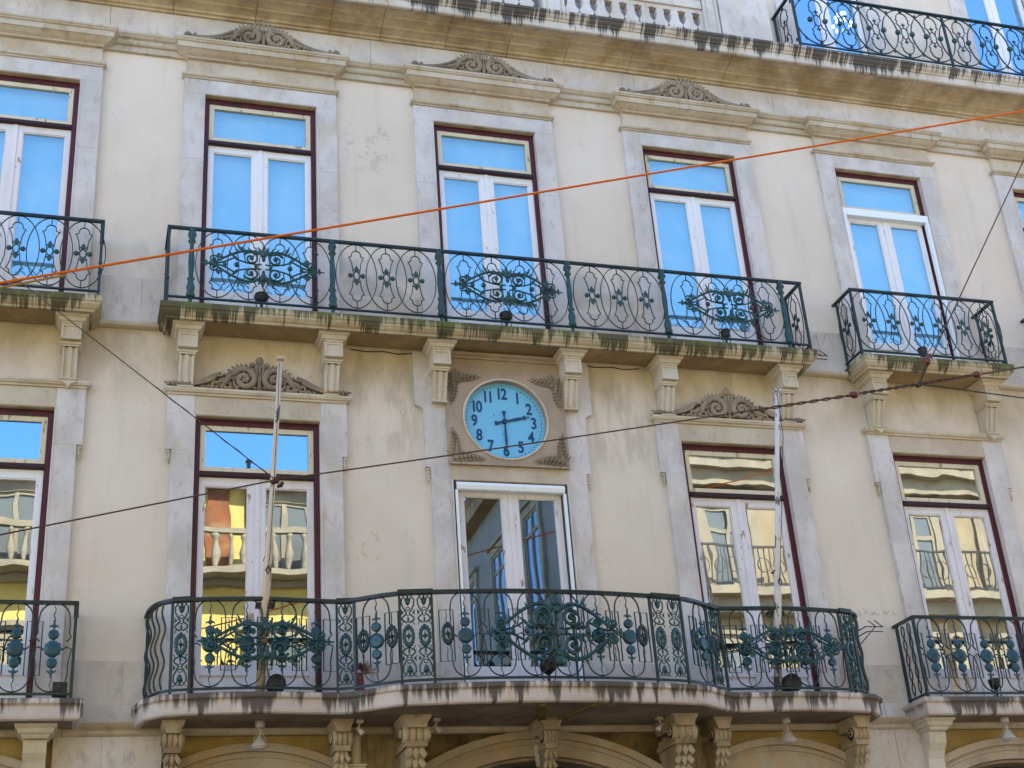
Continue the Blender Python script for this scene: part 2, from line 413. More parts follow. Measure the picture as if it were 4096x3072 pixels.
def courses():
    # the long horizontal stone courses, cut into blocks
    cuts = [X0, -8.2, -6.7, -5.3, -3.79, -2.82, -1.92, -1.28, -.45, .36, 1.13, 2.02, 3.36, 4.49, 6.08, 7.27, 8.6, X1]
    for i in range(len(cuts)-1):
        a, b = cuts[i]+.003, cuts[i+1]-.003
        dz = random.uniform(-.004, .004); dy = random.uniform(-.006, .006)
        g = G()     # bed mouldings and soffit, hollow and fillets
        prof = [(.35, 5.25), (-.015, 5.25), (-.02, 5.275), (-.05, 5.28), (-.06, 5.31), (-.11, 5.33), (-.16, 5.34), (-.17, 5.355), (-.23, 5.375), (-.30, 5.38), (-.31, 5.40), (-.40, 5.41), (-.47, 5.405), (-.47, 5.55), (.35, 5.55)]
        g.prism_x([(y+dy, z+dz) for y, z in prof], a, b); add('cornice_block', g, 'cornice', B)
        g = G()
        prof = [(-.474, 5.375), (-.51, 5.37), (-.525, 5.38), (-.53, 5.47), (-.55, 5.475), (-.555, 5.49), (-.585, 5.51), (-.60, 5.54), (-.62, 5.55), (-.62, 5.585), (-.474, 5.62)]
        g.prism_x([(y+dy, z+dz) for y, z in prof], a, b); add('cornice_lip', g, 'lip', B)
    g = G(); g.box(X0, X1, -.47, .40, 5.551, 5.60); add('cornice_top', g, 'dado', B)
    fc = [X0, -7.4, -4.5, -3.0, -1.4, .9, 2.1, 4.1, 5.6, 7.5, X1]
    for a, b in zip(fc, fc[1:]):
        g = G(); g.box(a+.002, b-.002, random.uniform(.012, .02), .40, 4.862, 5.249); add('frieze_block', g, 'stone', B)
    for i in range(len(CX)+1):      # string course at hood level between the windows
        a = X0 if i == 0 else CX[i-1]+.875; b = X1 if i == len(CX) else CX[i]-.875
        g = G(); g.prism_x([(.4, 4.62), (.02, 4.62), (.02, 4.70), (-.005, 4.703), (-.02, 4.72), (-.02, 4.765), (-.05, 4.775), (-.075, 4.80), (-.085, 4.805), (-.085, 4.835), (.01, 4.861), (.4, 4.861)], a, b)
        add('string_course', g, 'hood', B)
        # stone dado below the render, with its joints
        q = [a-.01, (a+b)/2+random.uniform(-.1, .1), b+.01]
        if b > a:
            for u, v in zip(q, q[1:]):
                g = G(); g.box(max(u, X0)+.001, min(v, X1)-.001, .025+random.uniform(0, .006), .4, 1.19, 1.6); add('dado_block', g, 'dado', B)
            g = G(); g.box(q[0], q[2], .02, .4, 1.04, 1.188); add('dado_block', g, 'dado', B)
    g = G(); g.prism_x([(.4, .982), (.03, .982), (-.02, .99), (-.035, 1.01), (-.035, 1.035), (.4, 1.039)], X0, X1); add('string_course', g, 'bracket', B)
    # below the first-floor balconies
    for i in range(len(CX)+1):
        a = X0 if i == 0 else CX[i-1]+.86; b = X1 if i == len(CX) else CX[i]-.86
        q = [a, (a+b)/2+random.uniform(-.15, .15), b]
        for u, v in zip(q, q[1:]):
            g = G(); g.box(u+.001, v-.001, .022+random.uniform(0, .006), .4, -3.029, -2.602); add('dado_block', g, 'dado', B)
    for a, b in zip(fc, fc[1:]):
        g = G(); g.box(a+.002, b-.002, .0+random.uniform(0, .006), .4, -3.199, -3.032); add('plinth_block', g, 'stone', B)
        g = G(); g.prism_x([(.4, -3.32), (-.01, -3.32), (-.03, -3.30), (-.03, -3.27), (-.07, -3.24), (-.09, -3.215), (-.09, -3.202), (.4, -3.201)], a+.002, b-.002); add('string_course', g, 'stone_warm', B)
courses()

# ------------------------------------------------------------------ windows
def room(w, cx, zb, zt, depth=2.2):
    g = G(); x0, x1, y0, y1 = -.85, .85, .41, .41+depth
    v = [(x0, y0, zb), (x1, y0, zb), (x1, y0, zt), (x0, y0, zt), (x0, y1, zb), (x1, y1, zb), (x1, y1, zt), (x0, y1, zt)]
    g.v = v; g.f = [[4, 5, 6, 7], [0, 4, 7, 3], [1, 2, 6, 5], [0, 1, 5, 4], [3, 7, 6, 2]]
    add('room_lining', g, 'room', w, (cx, 0, 0))

def frame_rect(x0, x1, z0, z1, w, y0, y1, wt=None, wb=None):
    g = G(); wt = w if wt is None else wt; wb = w if wb is None else wb
    g.box(x0, x0+w, y0, y1, z0, z1); g.box(x1-w, x1, y0, y1, z0, z1)
    g.box(x0+w, x1-w, y0+.001, y1, z1-wt, z1); g.box(x0+w, x1-w, y0+.001, y1, z0, z0+wb)
    return g

CACHE = {}
def cached(key, fn, mat, smooth=False):
    if key not in CACHE: CACHE[key] = fn().mesh(key[0], M[mat], smooth)
    return CACHE[key]

def casements(w, cx, x0, x1, zt, zb, glass_b, mat, glass, y=.095, panel=True, st=.055, mid=.085, stop=.055):
    """a pair of glazed leaves meeting in the middle; glazing between zt-stop and glass_b, a wood panel below"""
    xm = (x0+x1)/2
    for sgn, a, b in ((-1, x0, xm-.002), (1, xm+.002, x1)):
        oa, ob = (st, mid) if sgn < 0 else (mid, st)
        def leaf():
            g = G(); g.box(a, a+oa, y, y+.05, zb, zt); g.box(b-ob, b, y, y+.05, zb, zt)
            g.box(a+oa, b-ob, y+.002, y+.05, zt-stop, zt); g.box(a+oa, b-ob, y+.002, y+.05, glass_b-.09, glass_b)
            g.box(a+oa, b-ob, y+.002, y+.05, zb, zb+.09); g.box(a+oa, b-ob, y+.02, y+.05, zb+.09, glass_b-.09)
            # glazing beads
            for u0, u1, v0, v1 in ((a+oa, a+oa+.012, glass_b, zt-stop), (b-ob-.012, b-ob, glass_b, zt-stop), (a+oa+.012, b-ob-.012, zt-stop-.012, zt-stop), (a+oa+.012, b-ob-.012, glass_b, glass_b+.012)):
                g.box(u0, u1, y+.012, y+.045, v0, v1)
            g.box(a+oa+.05, b-ob-.05, y+.012, y+.02, zb+.13, glass_b-.13)
            if sgn > 0: g.box(a-.02, a+.028, y-.012, y-.001, zb, zt-.002)
            return g
        put('casement', cached(('casement', round(x0, 3), round(x1, 3), zt, zb, mat, sgn), leaf, mat), w, (cx, 0, 0))
        put('pane', cached(('pane', round(a, 3), zt, glass, sgn), lambda: G().box(a+oa, b-ob, y+.028, y+.032, glass_b, zt-stop), glass), w, (cx, 0, 0))

def upper_window(cx, i, crest=True, shutter=False, blind='blind'):
    w = put('window', cached(('window', 'u'), lambda: frame_rect(-.72, .72, 1.10, 4.20, .127, .07, .16, .155, .02), 'mahog'), B, (cx, 0, 0))
    def sill(): return G().box(-.593, .593, .06, .15, 3.47, 3.525).box(-.593, .593, .045, .06, 3.475, 3.49)
    if shutter:
        put('shutter_box', cached(('shutter_box', 'u'), lambda: G().prism_x([(.01, 3.40), (.01, 3.50), (.03, 3.52), (.12, 3.52), (.12, 3.40)], -.64, .64), 'alu'), w, (cx, 0, 0))
        for s in (-1, 1):
            put('shutter_guide', cached(('shutter_guide', 'u', s), lambda: G().box(*sorted((s*.645, s*.60)), .012, .065, 1.10, 3.398), 'alu'), w, (cx, 0, 0))
        casements(w, cx, -.575, .575, 3.40, 1.10, 1.55, 'white', 'glass_up', stop=.05)
    else:
        put('transom_bar', cached(('transom_bar', 'u'), sill, 'mahog_dk'), w, (cx, 0, 0))
        casements(w, cx, -.593, .593, 3.468, 1.10, 1.55, 'chipped' if i <= 1 else 'white', 'glass_up', stop=.08)
    put('transom_sash', cached(('transom_sash', 'u'), lambda: frame_rect(-.59, .59, 3.528, 4.044, .055, .085, .14), 'cream'), w, (cx, 0, 0))
    put('pane', cached(('pane', 'ut'), lambda: G().box(-.535, .535, .11, .114, 3.583, 3.989), 'glass_up'), w, (cx, 0, 0))
    # roller blind close behind the glass, and the dark room
    put('roller_blind', cached(('roller_blind', 'u', blind), lambda: G().box(-.58, .58, .20, .205, 1.2, 4.15), blind), w, (cx, 0, 0))
    # stone surround
    for s in (-1, 1):
        def jamb():
            g = G(); a, b = sorted((s*.65, s*.89))
            g.box(a, b, 0, .40, 1.105, 3.2); g.box(a, b, .001, .40, 3.204, 4.118)
            c, d = sorted((s*.65, s*.668)); g.box(c, d, -.006, -.0005, 1.105, 4.118)
            return g
        put('jamb', cached(('jamb', 'u', s), jamb, 'stone'), w, (cx, 0, 0))
    put('lintel', cached(('lintel', 'u'), lambda: G().box(-.89, .89, .0005, .40, 4.12, 4.325).box(-.668, .668, -.006, 0, 4.121, 4.14), 'stone'), w, (cx, 0, 0))
    put('lintel_soffit', cached(('lintel_soffit', 'u'), lambda: G().box(-.649, .649, .003, .069, 4.112, 4.119), 'cornice'), w, (cx, 0, 0))
    put('frieze_moulding', cached(('frieze_moulding', 'u'), lambda: G().mould([(0, 4.327), (.012, 4.33), (.015, 4.345), (.035, 4.35), (.045, 4.365), (.045, 4.378), (0, 4.392)], -.88, .88, .05, -.002), 'hood'), w, (cx, 0, 0))
    put('frieze_panel', cached(('frieze_panel', 'u'), lambda: G().box(-.87, .87, .004, .40, 4.392, 4.606), 'stone_warm'), w, (cx, 0, 0))
    hp = [(-.2, 4.596), (0, 4.596), (.008, 4.60), (.012, 4.612), (.05, 4.63), (.10, 4.665), (.115, 4.668), (.118, 4.68), (.122, 4.735), (.14, 4.74), (.15, 4.755), (.16, 4.76), (.16, 4.785), (0, 4.80), (-.3, 4.80)]
    put('hood', cached(('hood', 'u'), lambda: G().mould(hp, -.87, .87, .05, -.035), 'hood'), w, (cx, 0, 0))
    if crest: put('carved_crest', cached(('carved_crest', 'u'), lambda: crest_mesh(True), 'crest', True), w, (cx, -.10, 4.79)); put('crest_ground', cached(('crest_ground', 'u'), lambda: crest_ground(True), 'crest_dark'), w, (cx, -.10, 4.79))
    room(w, cx, 1.1, 4.3)
    return w

def lower_window(cx, i, crest=False):
    w = put('window', cached(('window', 'l'), lambda: frame_rect(-.72, .72, -3.02, .08, .13, .07, .16, .155, .02), 'mahog'), B, (cx, 0, 0))
    put('transom_bar', cached(('transom_bar', 'l'), lambda: G().box(-.59, .59, .06, .15, -.655, -.60).box(-.59, .59, .045, .06, -.65, -.635), 'mahog_dk'), w, (cx, 0, 0))
    mat = 'chipped' if i in (2, 4, 5) else 'white'
    casements(w, cx, -.59, .59, -.658, -3.0, -2.63, mat, 'glass_low', stop=.09)
    put('transom_sash', cached(('transom_sash', 'l', mat), lambda: frame_rect(-.59, .59, -.597, -.076, .055, .085, .14), 'cream' if i < 4 else 'chipped'), w, (cx, 0, 0))
    put('pane', cached(('pane', 'lt', i < 4), lambda: G().box(-.535, .535, .11, .114, -.542, -.131), 'glass_tr' if i < 4 else 'glass_low'), w, (cx, 0, 0))
    for s in (-1, 1):
        def jamb():
            g = G(); g.box(*sorted((s*.65, s*.885)), 0, .40, -3.028, -.402); g.box(*sorted((s*.65, s*.94)), .001, .40, -.40, -.001)
            g.box(*sorted((s*.65, s*.668)), -.006, -.0005, -3.02, -.001)
            return g
        def drop():     # little guttae hanging at the shoulder
            g = G(); g.ball((s*.915, .015, -.425), (.028, .02, .02), 8, 5); g.ball((s*.905, .015, -.46), (.014, .016, .028), 6, 5)
            g.ball((s*.91, .015, -.50), (.022, .018, .022), 8, 5); g.leaf(s*.91, -.515, -PI/2, .05, .04, .02, .02)
            return g
        put('jamb', cached(('jamb', 'l', s), jamb, 'stone'), w, (cx, 0, 0))
        put('shoulder_drop', cached(('shoulder_drop', s), drop, 'stone_warm'), w, (cx, 0, 0))
        put('lintel_end', cached(('lintel_end', s), lambda: G().box(*sorted((s*.66, s*.94)), .0005, .40, 0, .219), 'stone'), w, (cx, 0, 0))
    put('lintel', cached(('lintel', 'l'), lambda: G().box(-.659, .659, .004, .40, .001, .219).box(-.659, .659, -.004, .0035, .001, .02), 'stone_warm'), w, (cx, 0, 0))
    put('lintel_soffit', cached(('lintel_soffit', 'l'), lambda: G().box(-.649, .649, .005, .069, -.008, -.001), 'cornice'), w, (cx, 0, 0))
    put('lintel_moulding', cached(('lintel_moulding', 'l'), lambda: G().mould([(0, .22), (.012, .222), (.016, .24), (.04, .246), (.05, .262), (.056, .266), (.058, .29), (0, .30), (-.3, .30)], -.93, .93, .05, -.002), 'bracket'), w, (cx, 0, 0))
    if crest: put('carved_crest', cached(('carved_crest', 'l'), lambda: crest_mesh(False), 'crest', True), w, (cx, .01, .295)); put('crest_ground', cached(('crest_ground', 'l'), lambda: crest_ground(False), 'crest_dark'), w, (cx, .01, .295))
    room(w, cx, -3.02, .1)
    return w

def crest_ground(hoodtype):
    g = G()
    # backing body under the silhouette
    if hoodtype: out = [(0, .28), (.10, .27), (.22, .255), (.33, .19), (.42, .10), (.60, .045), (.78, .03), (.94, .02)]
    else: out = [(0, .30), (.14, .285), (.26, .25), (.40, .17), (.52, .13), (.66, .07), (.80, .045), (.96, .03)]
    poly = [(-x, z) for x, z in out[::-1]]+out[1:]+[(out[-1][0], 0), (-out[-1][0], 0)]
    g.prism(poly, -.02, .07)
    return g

def crest_mesh(hoodtype):
    g = G(); R = random.Random(3)
    H = .39 if hoodtype else .40
    for s in (-1, 1):
        def mx(p): return [(s*x, y, z) for x, y, z in p]
        # main volute and its inner bud
        sp = spiral(.155, .125, .115, 1.35, PI*.62, 1, 26, .16, -.055)
        g.tube(mx(sp), taper(len(sp), .036, .022), 8, ys=1.1)
        sp = spiral(.155, .125, .075, .9, PI*.9, 1, 14, .3, -.035); g.tube(mx(sp), taper(len(sp), .02, .012), 6)
        g.ball((s*.158, -.06, .118), (.028, .03, .028)); g.ball((s*.185, -.05, .095), (.018, .02, .018)); g.ball((s*.13, -.05, .10), (.016, .02, .016))
        # acanthus mantle curling over the volute
        st = bez((.06, .21), (.15, .29), (.29, .26), (.36, .06), 9, -.05)
        g.tube(mx(st), taper(len(st), .034, .028), 7)
        for t in range(9):
            x, _, z = st[t+1]; g.leaf(s*x, z, (1.3-.22*t) if s > 0 else PI-(1.3-.22*t), .075, .045, -.05, .028, .2*s)
            if t > 2: g.leaf(s*(x-.03), z-.03, (-1.9) if s > 0 else PI+1.9, .06, .035, -.045, .025, 0)
        for k in range(7):          # overlapping lobes filling the flank
            u = k/6; x = .24+.20*u; z = .20-.13*u
            g.ball((s*x, -.05, z), (.026, .026, .020), 7, 5); g.ball((s*(x-.02), -.055, z-.045*(1-u)), (.02, .024, .018), 7, 5)
        sp = spiral(.155, .125, .138, .62, PI*.95, -1, 14, .9, -.02); g.tube(mx(sp), taper(len(sp), .016, .012), 5)
        g.tube(mx(bez((.21, .02), (.27, .03), (.29, .10), (.25, .16), 8, -.05)), taper(9, .020, .008), 6)
        # second, smaller scroll
        sp = spiral(.33, .055, .052, 1.2, PI*.4, -1, 16, .2, -.045); g.tube(mx(sp), taper(len(sp), .02, .01), 6)
        sp = spiral(.455, .05, .04, 1.1, PI*.5, -1, 14, .25, -.04); g.tube(mx(sp), taper(len(sp), .017, .01), 6)
        g.ball((s*.39, -.045, .025), .02); g.ball((s*.52, -.04, .03), (.03, .022, .015))
        # long tail
        if hoodtype:
            g.tube(mx(bez((.30, .22), (.42, .17), (.48, .055), (.86, .045), 12, -.035)), taper(13, .022, .016), 6)
            g.tube(mx(bez((.34, .14), (.46, .07), (.56, .03), (.90, .022), 10, -.045)), taper(11, .018, .014), 6)
            sp = spiral(.885, .055, .045, 1.1, PI*1.2, -1, 14, .25, -.035); g.tube(mx(sp), taper(len(sp), .017, .012), 6)
            g.ball((s*.80, -.04, .07), (.024, .024, .024)); g.ball((s*.885, -.045, .055), .016); g.ball((s*.93, -.03, .03), (.03, .02, .02))
        else:
            for k in range(3):
                g.tube(mx(bez((.40+.03*k, .19-.03*k), (.50, .17-.04*k), (.58, .08-.015*k), (.74, .045-.01*k), 10, -.04-.006*k)), taper(11, .017, .013), 6)
            for k in range(7):      # bead-and-leaf garland towards the corner
                x = .72+.035*k; g.ball((s*x, -.04-.02*(k > 3), .05-.003*k), (.019, .026, .024+.008*(k % 2)))
                g.leaf(s*x, .045, -.4 if s > 0 else PI+.4, .05, .03, -.06, .02)
            g.tube(mx(bez((.68, .02), (.80, .01), (.9, .015), (.985, .05), 8, -.05)), taper(9, .016, .01), 6)
        for k in range(8):          # small leaf tips along the foot
            x = .22+.05*k; g.leaf(s*x, .03, (-.5-.1*k % .5) if s > 0 else PI+.5, .055, .032, -.05, .024)
    # central shell / palmette
    g.ball((0, -.05, .12), (.026, .03, .026)); g.tube([(0, -.04, 0), (0, -.05, .18)], [.028, .02], 8)
    for k in range(-4, 5):
        a = PI/2-k*.23; L = (.24-.009*k*k) if hoodtype else (.15-.006*k*k)
        ca, sa = math.cos(a), math.sin(a); x0, z0 = .014*k, .14
        g.tube([(x0, -.05, z0), (x0+ca*L*.6, -.07, z0+sa*L*.6), (x0+ca*L*.93, -.075, z0+sa*L*.93), (x0+ca*L, -.07, z0+sa*L)], [.008, .015, .018, .010], 6)
    if not hoodtype:
        g.ball((0, -.055, .35), (.045, .03, .055)); g.ball((-.075, -.05, .305), (.034, .028, .03)); g.ball((.075, -.05, .305), (.034, .028, .03))
        g.ball((0, -.08, .34), (.01, .012, .05))
    for s in (-1, 1):
        g.leaf(s*.03, .02, PI/2-s*.9, .08, .04, -.05, .025); g.leaf(s*.05, .20, PI/2-s*1.2, .12, .05, -.06, .03)
    return g

UPW, LOW = [], []
for i, c in enumerate(CX):
    UPW.append(upper_window(c, i, crest=i in (2, 3, 4), shutter=(i == 5)))
    if i != 3: LOW.append(lower_window(c, i, crest=i in (2, 4)))
UPW[5]['label'] = 'upper window with a white roller shutter box below its transom'
UPW[1]['label'] = 'upper window with flaking paint on its leaves'

# ------------------------------------------------------------------ the glazed door under the clock, its stone bay
def clock_bay():
    w = add('door', frame_rect(-.72, .72, -3.02, -.55, .12, .10, .16, .10, .02), 'mahog_dk', B)
    w['label'] = 'peeling white glazed double door under the clock with an aluminium shutter box'
    add('shutter_box', G().prism_x([(.0, -.70), (-.012, -.66), (.0, -.625), (.03, -.615), (.11, -.615), (.11, -.71), (.01, -.71)], -.615, .615), 'alu', w)
    for s in (-1, 1):
        add('shutter_guide', G().box(*sorted((s*.645, s*.632)), .02, .09, -3.02, -.612).box(*sorted((s*.60, s*.591)), .05, .09, -3.02, -.712), 'black', w)
        add('shutter_guide', G().box(*sorted((s*.631, s*.601)), .01, .06, -3.02, -.712), 'alu', w)
    casements(w, 0, -.59, .59, -.69, -3.0, -2.63, 'chipped', 'glass_mid', y=.09, st=.065, mid=.09, stop=.06)
    room(w, 0, -3.02, -.5)
    for s in (-1, 1):
        e = [(s*.67, -3.02), (s*.67, .93), (s*1.035, .93), (s*1.035, .28), (s*1.02, .265), (s*.985, .255), (s*.955, .235), (s*.942, .20), (s*.94, -.46), (s*.89, -.465), (s*.885, -3.02)]
        add('pilaster_strip', G().prism(e, .012, .40), 'stone', B)
        add('jamb', G().box(*sorted((s*.65, s*.669)), -.004, .40, -3.02, -.60), 'stone', w)
        g = G(); g.ball((s*.915, .02, -.49), (.026, .02, .018)); g.ball((s*.91, .02, -.53), (.016, .018, .026)); g.ball((s*.912, .02, -.575), (.024, .02, .024)); g.leaf(s*.91, -.59, -PI/2, .05, .04, .02, .02)
        add('shoulder_drop', g, 'stone_warm', w)
    add('lintel', G().box(-.669, .669, .0, .40, -.60, -.425), 'stone_warm', w)
    add('lintel_soffit', G().box(-.649, .649, .003, .09, -.606, -.601), 'cornice', w)
    add('frieze_panel', G().box(-.669, .669, -.01, .40, .70, .86).prism_x([(.0, .86), (-.03, .865), (-.035, .885), (-.07, .90), (-.075, .925), (.0, .93)], -.665, .665), 'cartouche', B)
clock_bay()

# ------------------------------------------------------------------ upper-floor brackets
def fluted(x, pend=False):
    b = add('bracket', G().mould([(0, .835), (.012, .84), (.018, .855), (.04, .865), (.055, .90), (.075, .905), (.08, .92), (.08, .945), (0, .948)], x-.085, x+.085, .06, -.235), 'bracket', B)
    g = G(); g.box(x-.098, x+.098, -.235, .06, .665, .834)
    f = [(-.075, -.075, .69, .815)]
    for u0, u1, v0, v1 in ((-.098, -.075, .667, .832), (.075, .098, .667, .832), (-.075, .075, .81, .832), (-.075, .075, .667, .69)): g.box(x+u0, x+u1, -.247, -.2355, v0, v1)
    add('block', g, 'bracket', b)
    add('necking', G().mould([(0, .612), (.004, .615), (.006, .628), (.02, .634), (.026, .655), (.012, .664), (0, .665)], x-.08, x+.08, .06, -.175), 'bracket', b)
    # fluted S-curved shaft
    def yz(t): return -(.045+.12*(1-t)**1.6+.018*math.sin(t*PI*1.0))
    g = G(); n = 9; z1, z0 = .611, .30
    xs = [-.078, -.050, -.046, -.030, -.026, .026, .030, .046, .050, .078]
    xs = [-.076, -.056, -.050, -.024, -.018, .018, .024, .050, .056, .076]; dp = [0, 0, .016, .016, 0, 0, .016, .016, 0, 0]
    for i in range(n+1):
        t = i/n; z = z1+(z0-z1)*t; y = yz(t)
        g.v.append((x+xs[0], .05, z))
        for a, d in zip(xs, dp): g.v.append((x+a, y+d, z))
        g.v.append((x+xs[-1], .05, z))
    m = len(xs)+2
    for i in range(n):
        for j in range(m-1): q = i*m+j; g.f.append([q, q+m, q+m+1, q+1])
    g.f.append([n*m+j for j in range(m)][::-1])
    if pend:
        g.prism([(x-.085, .30), (x+.085, .30), (x+.07, .262), (x+.02, .235), (x, .205), (x-.02, .235), (x-.07, .262)], -.075, .05)
        g.box(x-.085, x+.085, -.09, .05, .285, .30)
    else:
        g.box(x-.084, x+.084, -.07, .05, .285, .30)
    add('shaft', g, 'bracket', b)
for x in (-3.50, -1.965, -.765, .765, 1.945, 3.49): fluted(x)
for x in (-6.19, -4.67, 4.70, 6.285, 7.46, 9.04): fluted(x, True)

# ------------------------------------------------------------------ upper balconies: slabs
def slab_upper(a, b, cuts):
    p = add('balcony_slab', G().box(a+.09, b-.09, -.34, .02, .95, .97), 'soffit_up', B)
    prof = [(-.02, .95), (-.01, .925), (.03, .92), (.035, .94), (.06, .955), (.085, .985), (.088, 1.01), (.10, 1.02), (.10, 1.075), (.09, 1.09), (0, 1.10), (-.2, 1.10)]
    e = [a]+list(cuts)+[b]
    for i in range(len(e)-1):
        u, v = e[i], e[i+1]; first, last = i == 0, i == len(e)-2
        path, nor = [], []
        if first: path += [(u+.09, .02), (u+.09, -.35)]; nor += [(-1, 0), (-1, -1)]
        else: path += [(u+.003, -.35)]; nor += [(0, -1)]
        if last: path += [(v-.09, -.35), (v-.09, .02)]; nor += [(1, -1), (1, 0)]
        else: path += [(v-.003, -.35)]; nor += [(0, -1)]
        g = G(); g.sweep(prof, path, nor); add('slab_block', g, 'slab_up', p)
    add('slab_top', G().box(a+.05, b-.05, -.40, .02, 1.082, 1.098), 'slab_up', p)
slab_upper(-3.80, 3.80, (-2.05, -.80, .78, 1.95))
slab_upper(-6.46, -4.40, ()); slab_upper(4.43, 6.52, ()); slab_upper(7.21, 9.3, ())

# ------------------------------------------------------------------ upper balconies: railings
ZT, ZB = 2.03, 1.165           # handrail top, bottom rail
def oval():
    g = G(); h = (ZT-ZB)/2-.03
    g.tube([(0+.228*math.cos(2*PI*i/28), 0, h*math.sin(2*PI*i/28)) for i in range(28)], .0068, 4, True)
    return g
def lyre():
    """the keyhole-shaped inner figure with its stems"""
    g = G()
    for s in (1, -1):
        top = [(-.036, .045), (-.05, .15), (-.072, .215), (-.085, .232), (-.052, .248)]
        a = arc(0, .265, .052, PI*1.06, -PI*.06, 8)
        pts = [(x, 0, z*s) for x, z in top]+[(x, 0, z*s) for x, _, z in a]+[(-x, 0, z*s) for x, z in top[::-1]]
        g.tube(pts, .0068, 4)
        g.tube([(0, 0, .315*s), (0, 0, .40*s)], .007, 4)
    return g
def rosette():
    g = G(); g.tube([(.034*math.cos(2*PI*i/14), 0, .052*math.sin(2*PI*i/14)) for i in range(14)], .009, 5, True)
    for s in (-1, 1):
        g.ball((s*.068, 0, 0), (.029, .022, .029), 8, 5)
        g.leaf(0, s*.05, s*PI/2, .075, .055, 0, .015); g.ball((0, 0, s*.065), (.022, .016, .016), 6, 4)
        for q in (-1, 1): g.leaf(q*.012, s*.06, s*(PI/2-q*.9), .035, .02, 0, .01); g.ball((q*.03, 0, s*.072), (.009, .008, .009), 5, 4)
    return g
def post_ornate():
    g = G(); h = ZT-ZB
    g.lathe([(.03, 0), (.046, .01), (.048, .045), (.032, .06), (.040, .085), (.046, .12), (.036, .16), (.026, .20), (.040, .215), (.040, .23), (.024, .245), (.027, .30), (.034, .42), (.030, .52), (.022, .62), (.024, .665), (.042, .68), (.042, .695), (.028, .705), (.036, .74), (.048, .77), (.044, .79), (.030, .80), (.038, .815), (.034, h-.02)], (0, 0, 0), 8)
    g.lathe([(.02, -.09), (.02, 0)], (0, 0, 0), 6)
    for k in range(4):
        a = PI/4+k*PI/2; g.ball((.04*math.cos(a), .04*math.sin(a), .765), (.014, .014, .02), 5, 4)
    return g
def scroll_medallion(w=.66, h=.25, r=.010, lt=.5):
    """wide cast-iron cartouche: a pointed lens of leafy stems filled with volutes"""
    g = G()
    for s in (-1, 1):
        for q in (-1, 1):
            def mx(p): return [(s*x, y, q*z) for x, y, z in p]
            st = bez((0+.05, h*.62), (w*.25, h*.98), (w*.48, h*.62), (w*.86, -.02), 14, -.01)
            g.tube(mx(st), taper(len(st), r*1.7, r*1.2), 5)
            for k in (3, 5, 7, 9, 11):
                x, _, z = st[k]; g.leaf(s*x, q*z, (math.atan2(q*.5, s*1.0)), .055, .026, -.015, .012, .4*q*s)
            x, _, z = st[6]; g.leaf(s*x, q*z, math.atan2(q*.7, s), .11, .036, -.015, .014, .5*q*s)
            sp = spiral(w*.20, h*.36, .085, 1.6, PI*.15 if q > 0 else PI*.15, 1, 24, .14, -.02)
            g.tube(mx(sp), taper(len(sp), r*1.35, r*.8), 5, ys=1.3)
            g.ball((s*w*.20, -.025, q*h*.36), (.022, .02, .022), 6, 4)
            g.tube(mx(bez((.02, .03), (.06, .02), (.20, .03), (.285, h*.30), 8, -.01)), r*.9, 4)
            sp = spiral(w*.80, h*.20, .052, 1.5, -PI*.7, -1, 18, .2, -.02); g.tube(mx(sp), taper(len(sp), r*1.1, r*.7), 5)
            g.ball((s*w*.80, -.02, q*h*.20), (.018, .018, .018), 6, 4)
            g.tube(mx(bez((w*.80, h*.05), (w*.66, 0), (w*.58, .05), (w*.44, .10), 8, -.01)), r, 4)
            g.leaf(s*w*.42, q*.05, math.atan2(q*1.0, s*.2), .11, .045, -.01, .014, -.6*q*s)
            g.leaf(s*w*.74, q*h*.28, math.atan2(q, -s*.3), .07, .05, -.01, .014)
            g.leaf(s*w*.66, q*h*.2, math.atan2(q, s*.6), .06, .04, -.01, .014)
        g.ball((s*w*.43, -.02, 0), (.03, .028, .03), 8, 5); g.ball((s*w*.12, -.02, 0), (.022, .02, .022), 6, 4)
        g.ball((s*w*.62, -.01, 0), (.024, .02, .03), 6, 4)
        g.tube([(s*w*.84, 0, 0), (s*w*1.0, 0, 0)], [.014, .007], 5); g.ball((s*w*.92, 0, 0), (.018, .016, .026), 6, 4)
        for q in (-1, 1): g.leaf(s*w*.9, 0, math.atan2(q, s*.4), .045, .03, -.01, .01)
    for q in (-1, 1):       # palmettes at top and bottom
        for k in (-2, -1, 0, 1, 2): g.leaf(k*.014, q*h*.55, q*(PI/2)-k*.42*q, .125-.015*abs(k), .042, -.025, .018)
        g.ball((0, -.03, q*h*.60), (.042, .03, .048), 8, 5); g.ball((0, -.03, q*h*.36), (.022, .022, .04), 6, 4)
    return g

MO = {}
def mo(key, fn, mat, smooth=True):
    if key not in MO: MO[key] = fn().mesh(key, M[mat], smooth)
    return MO[key]

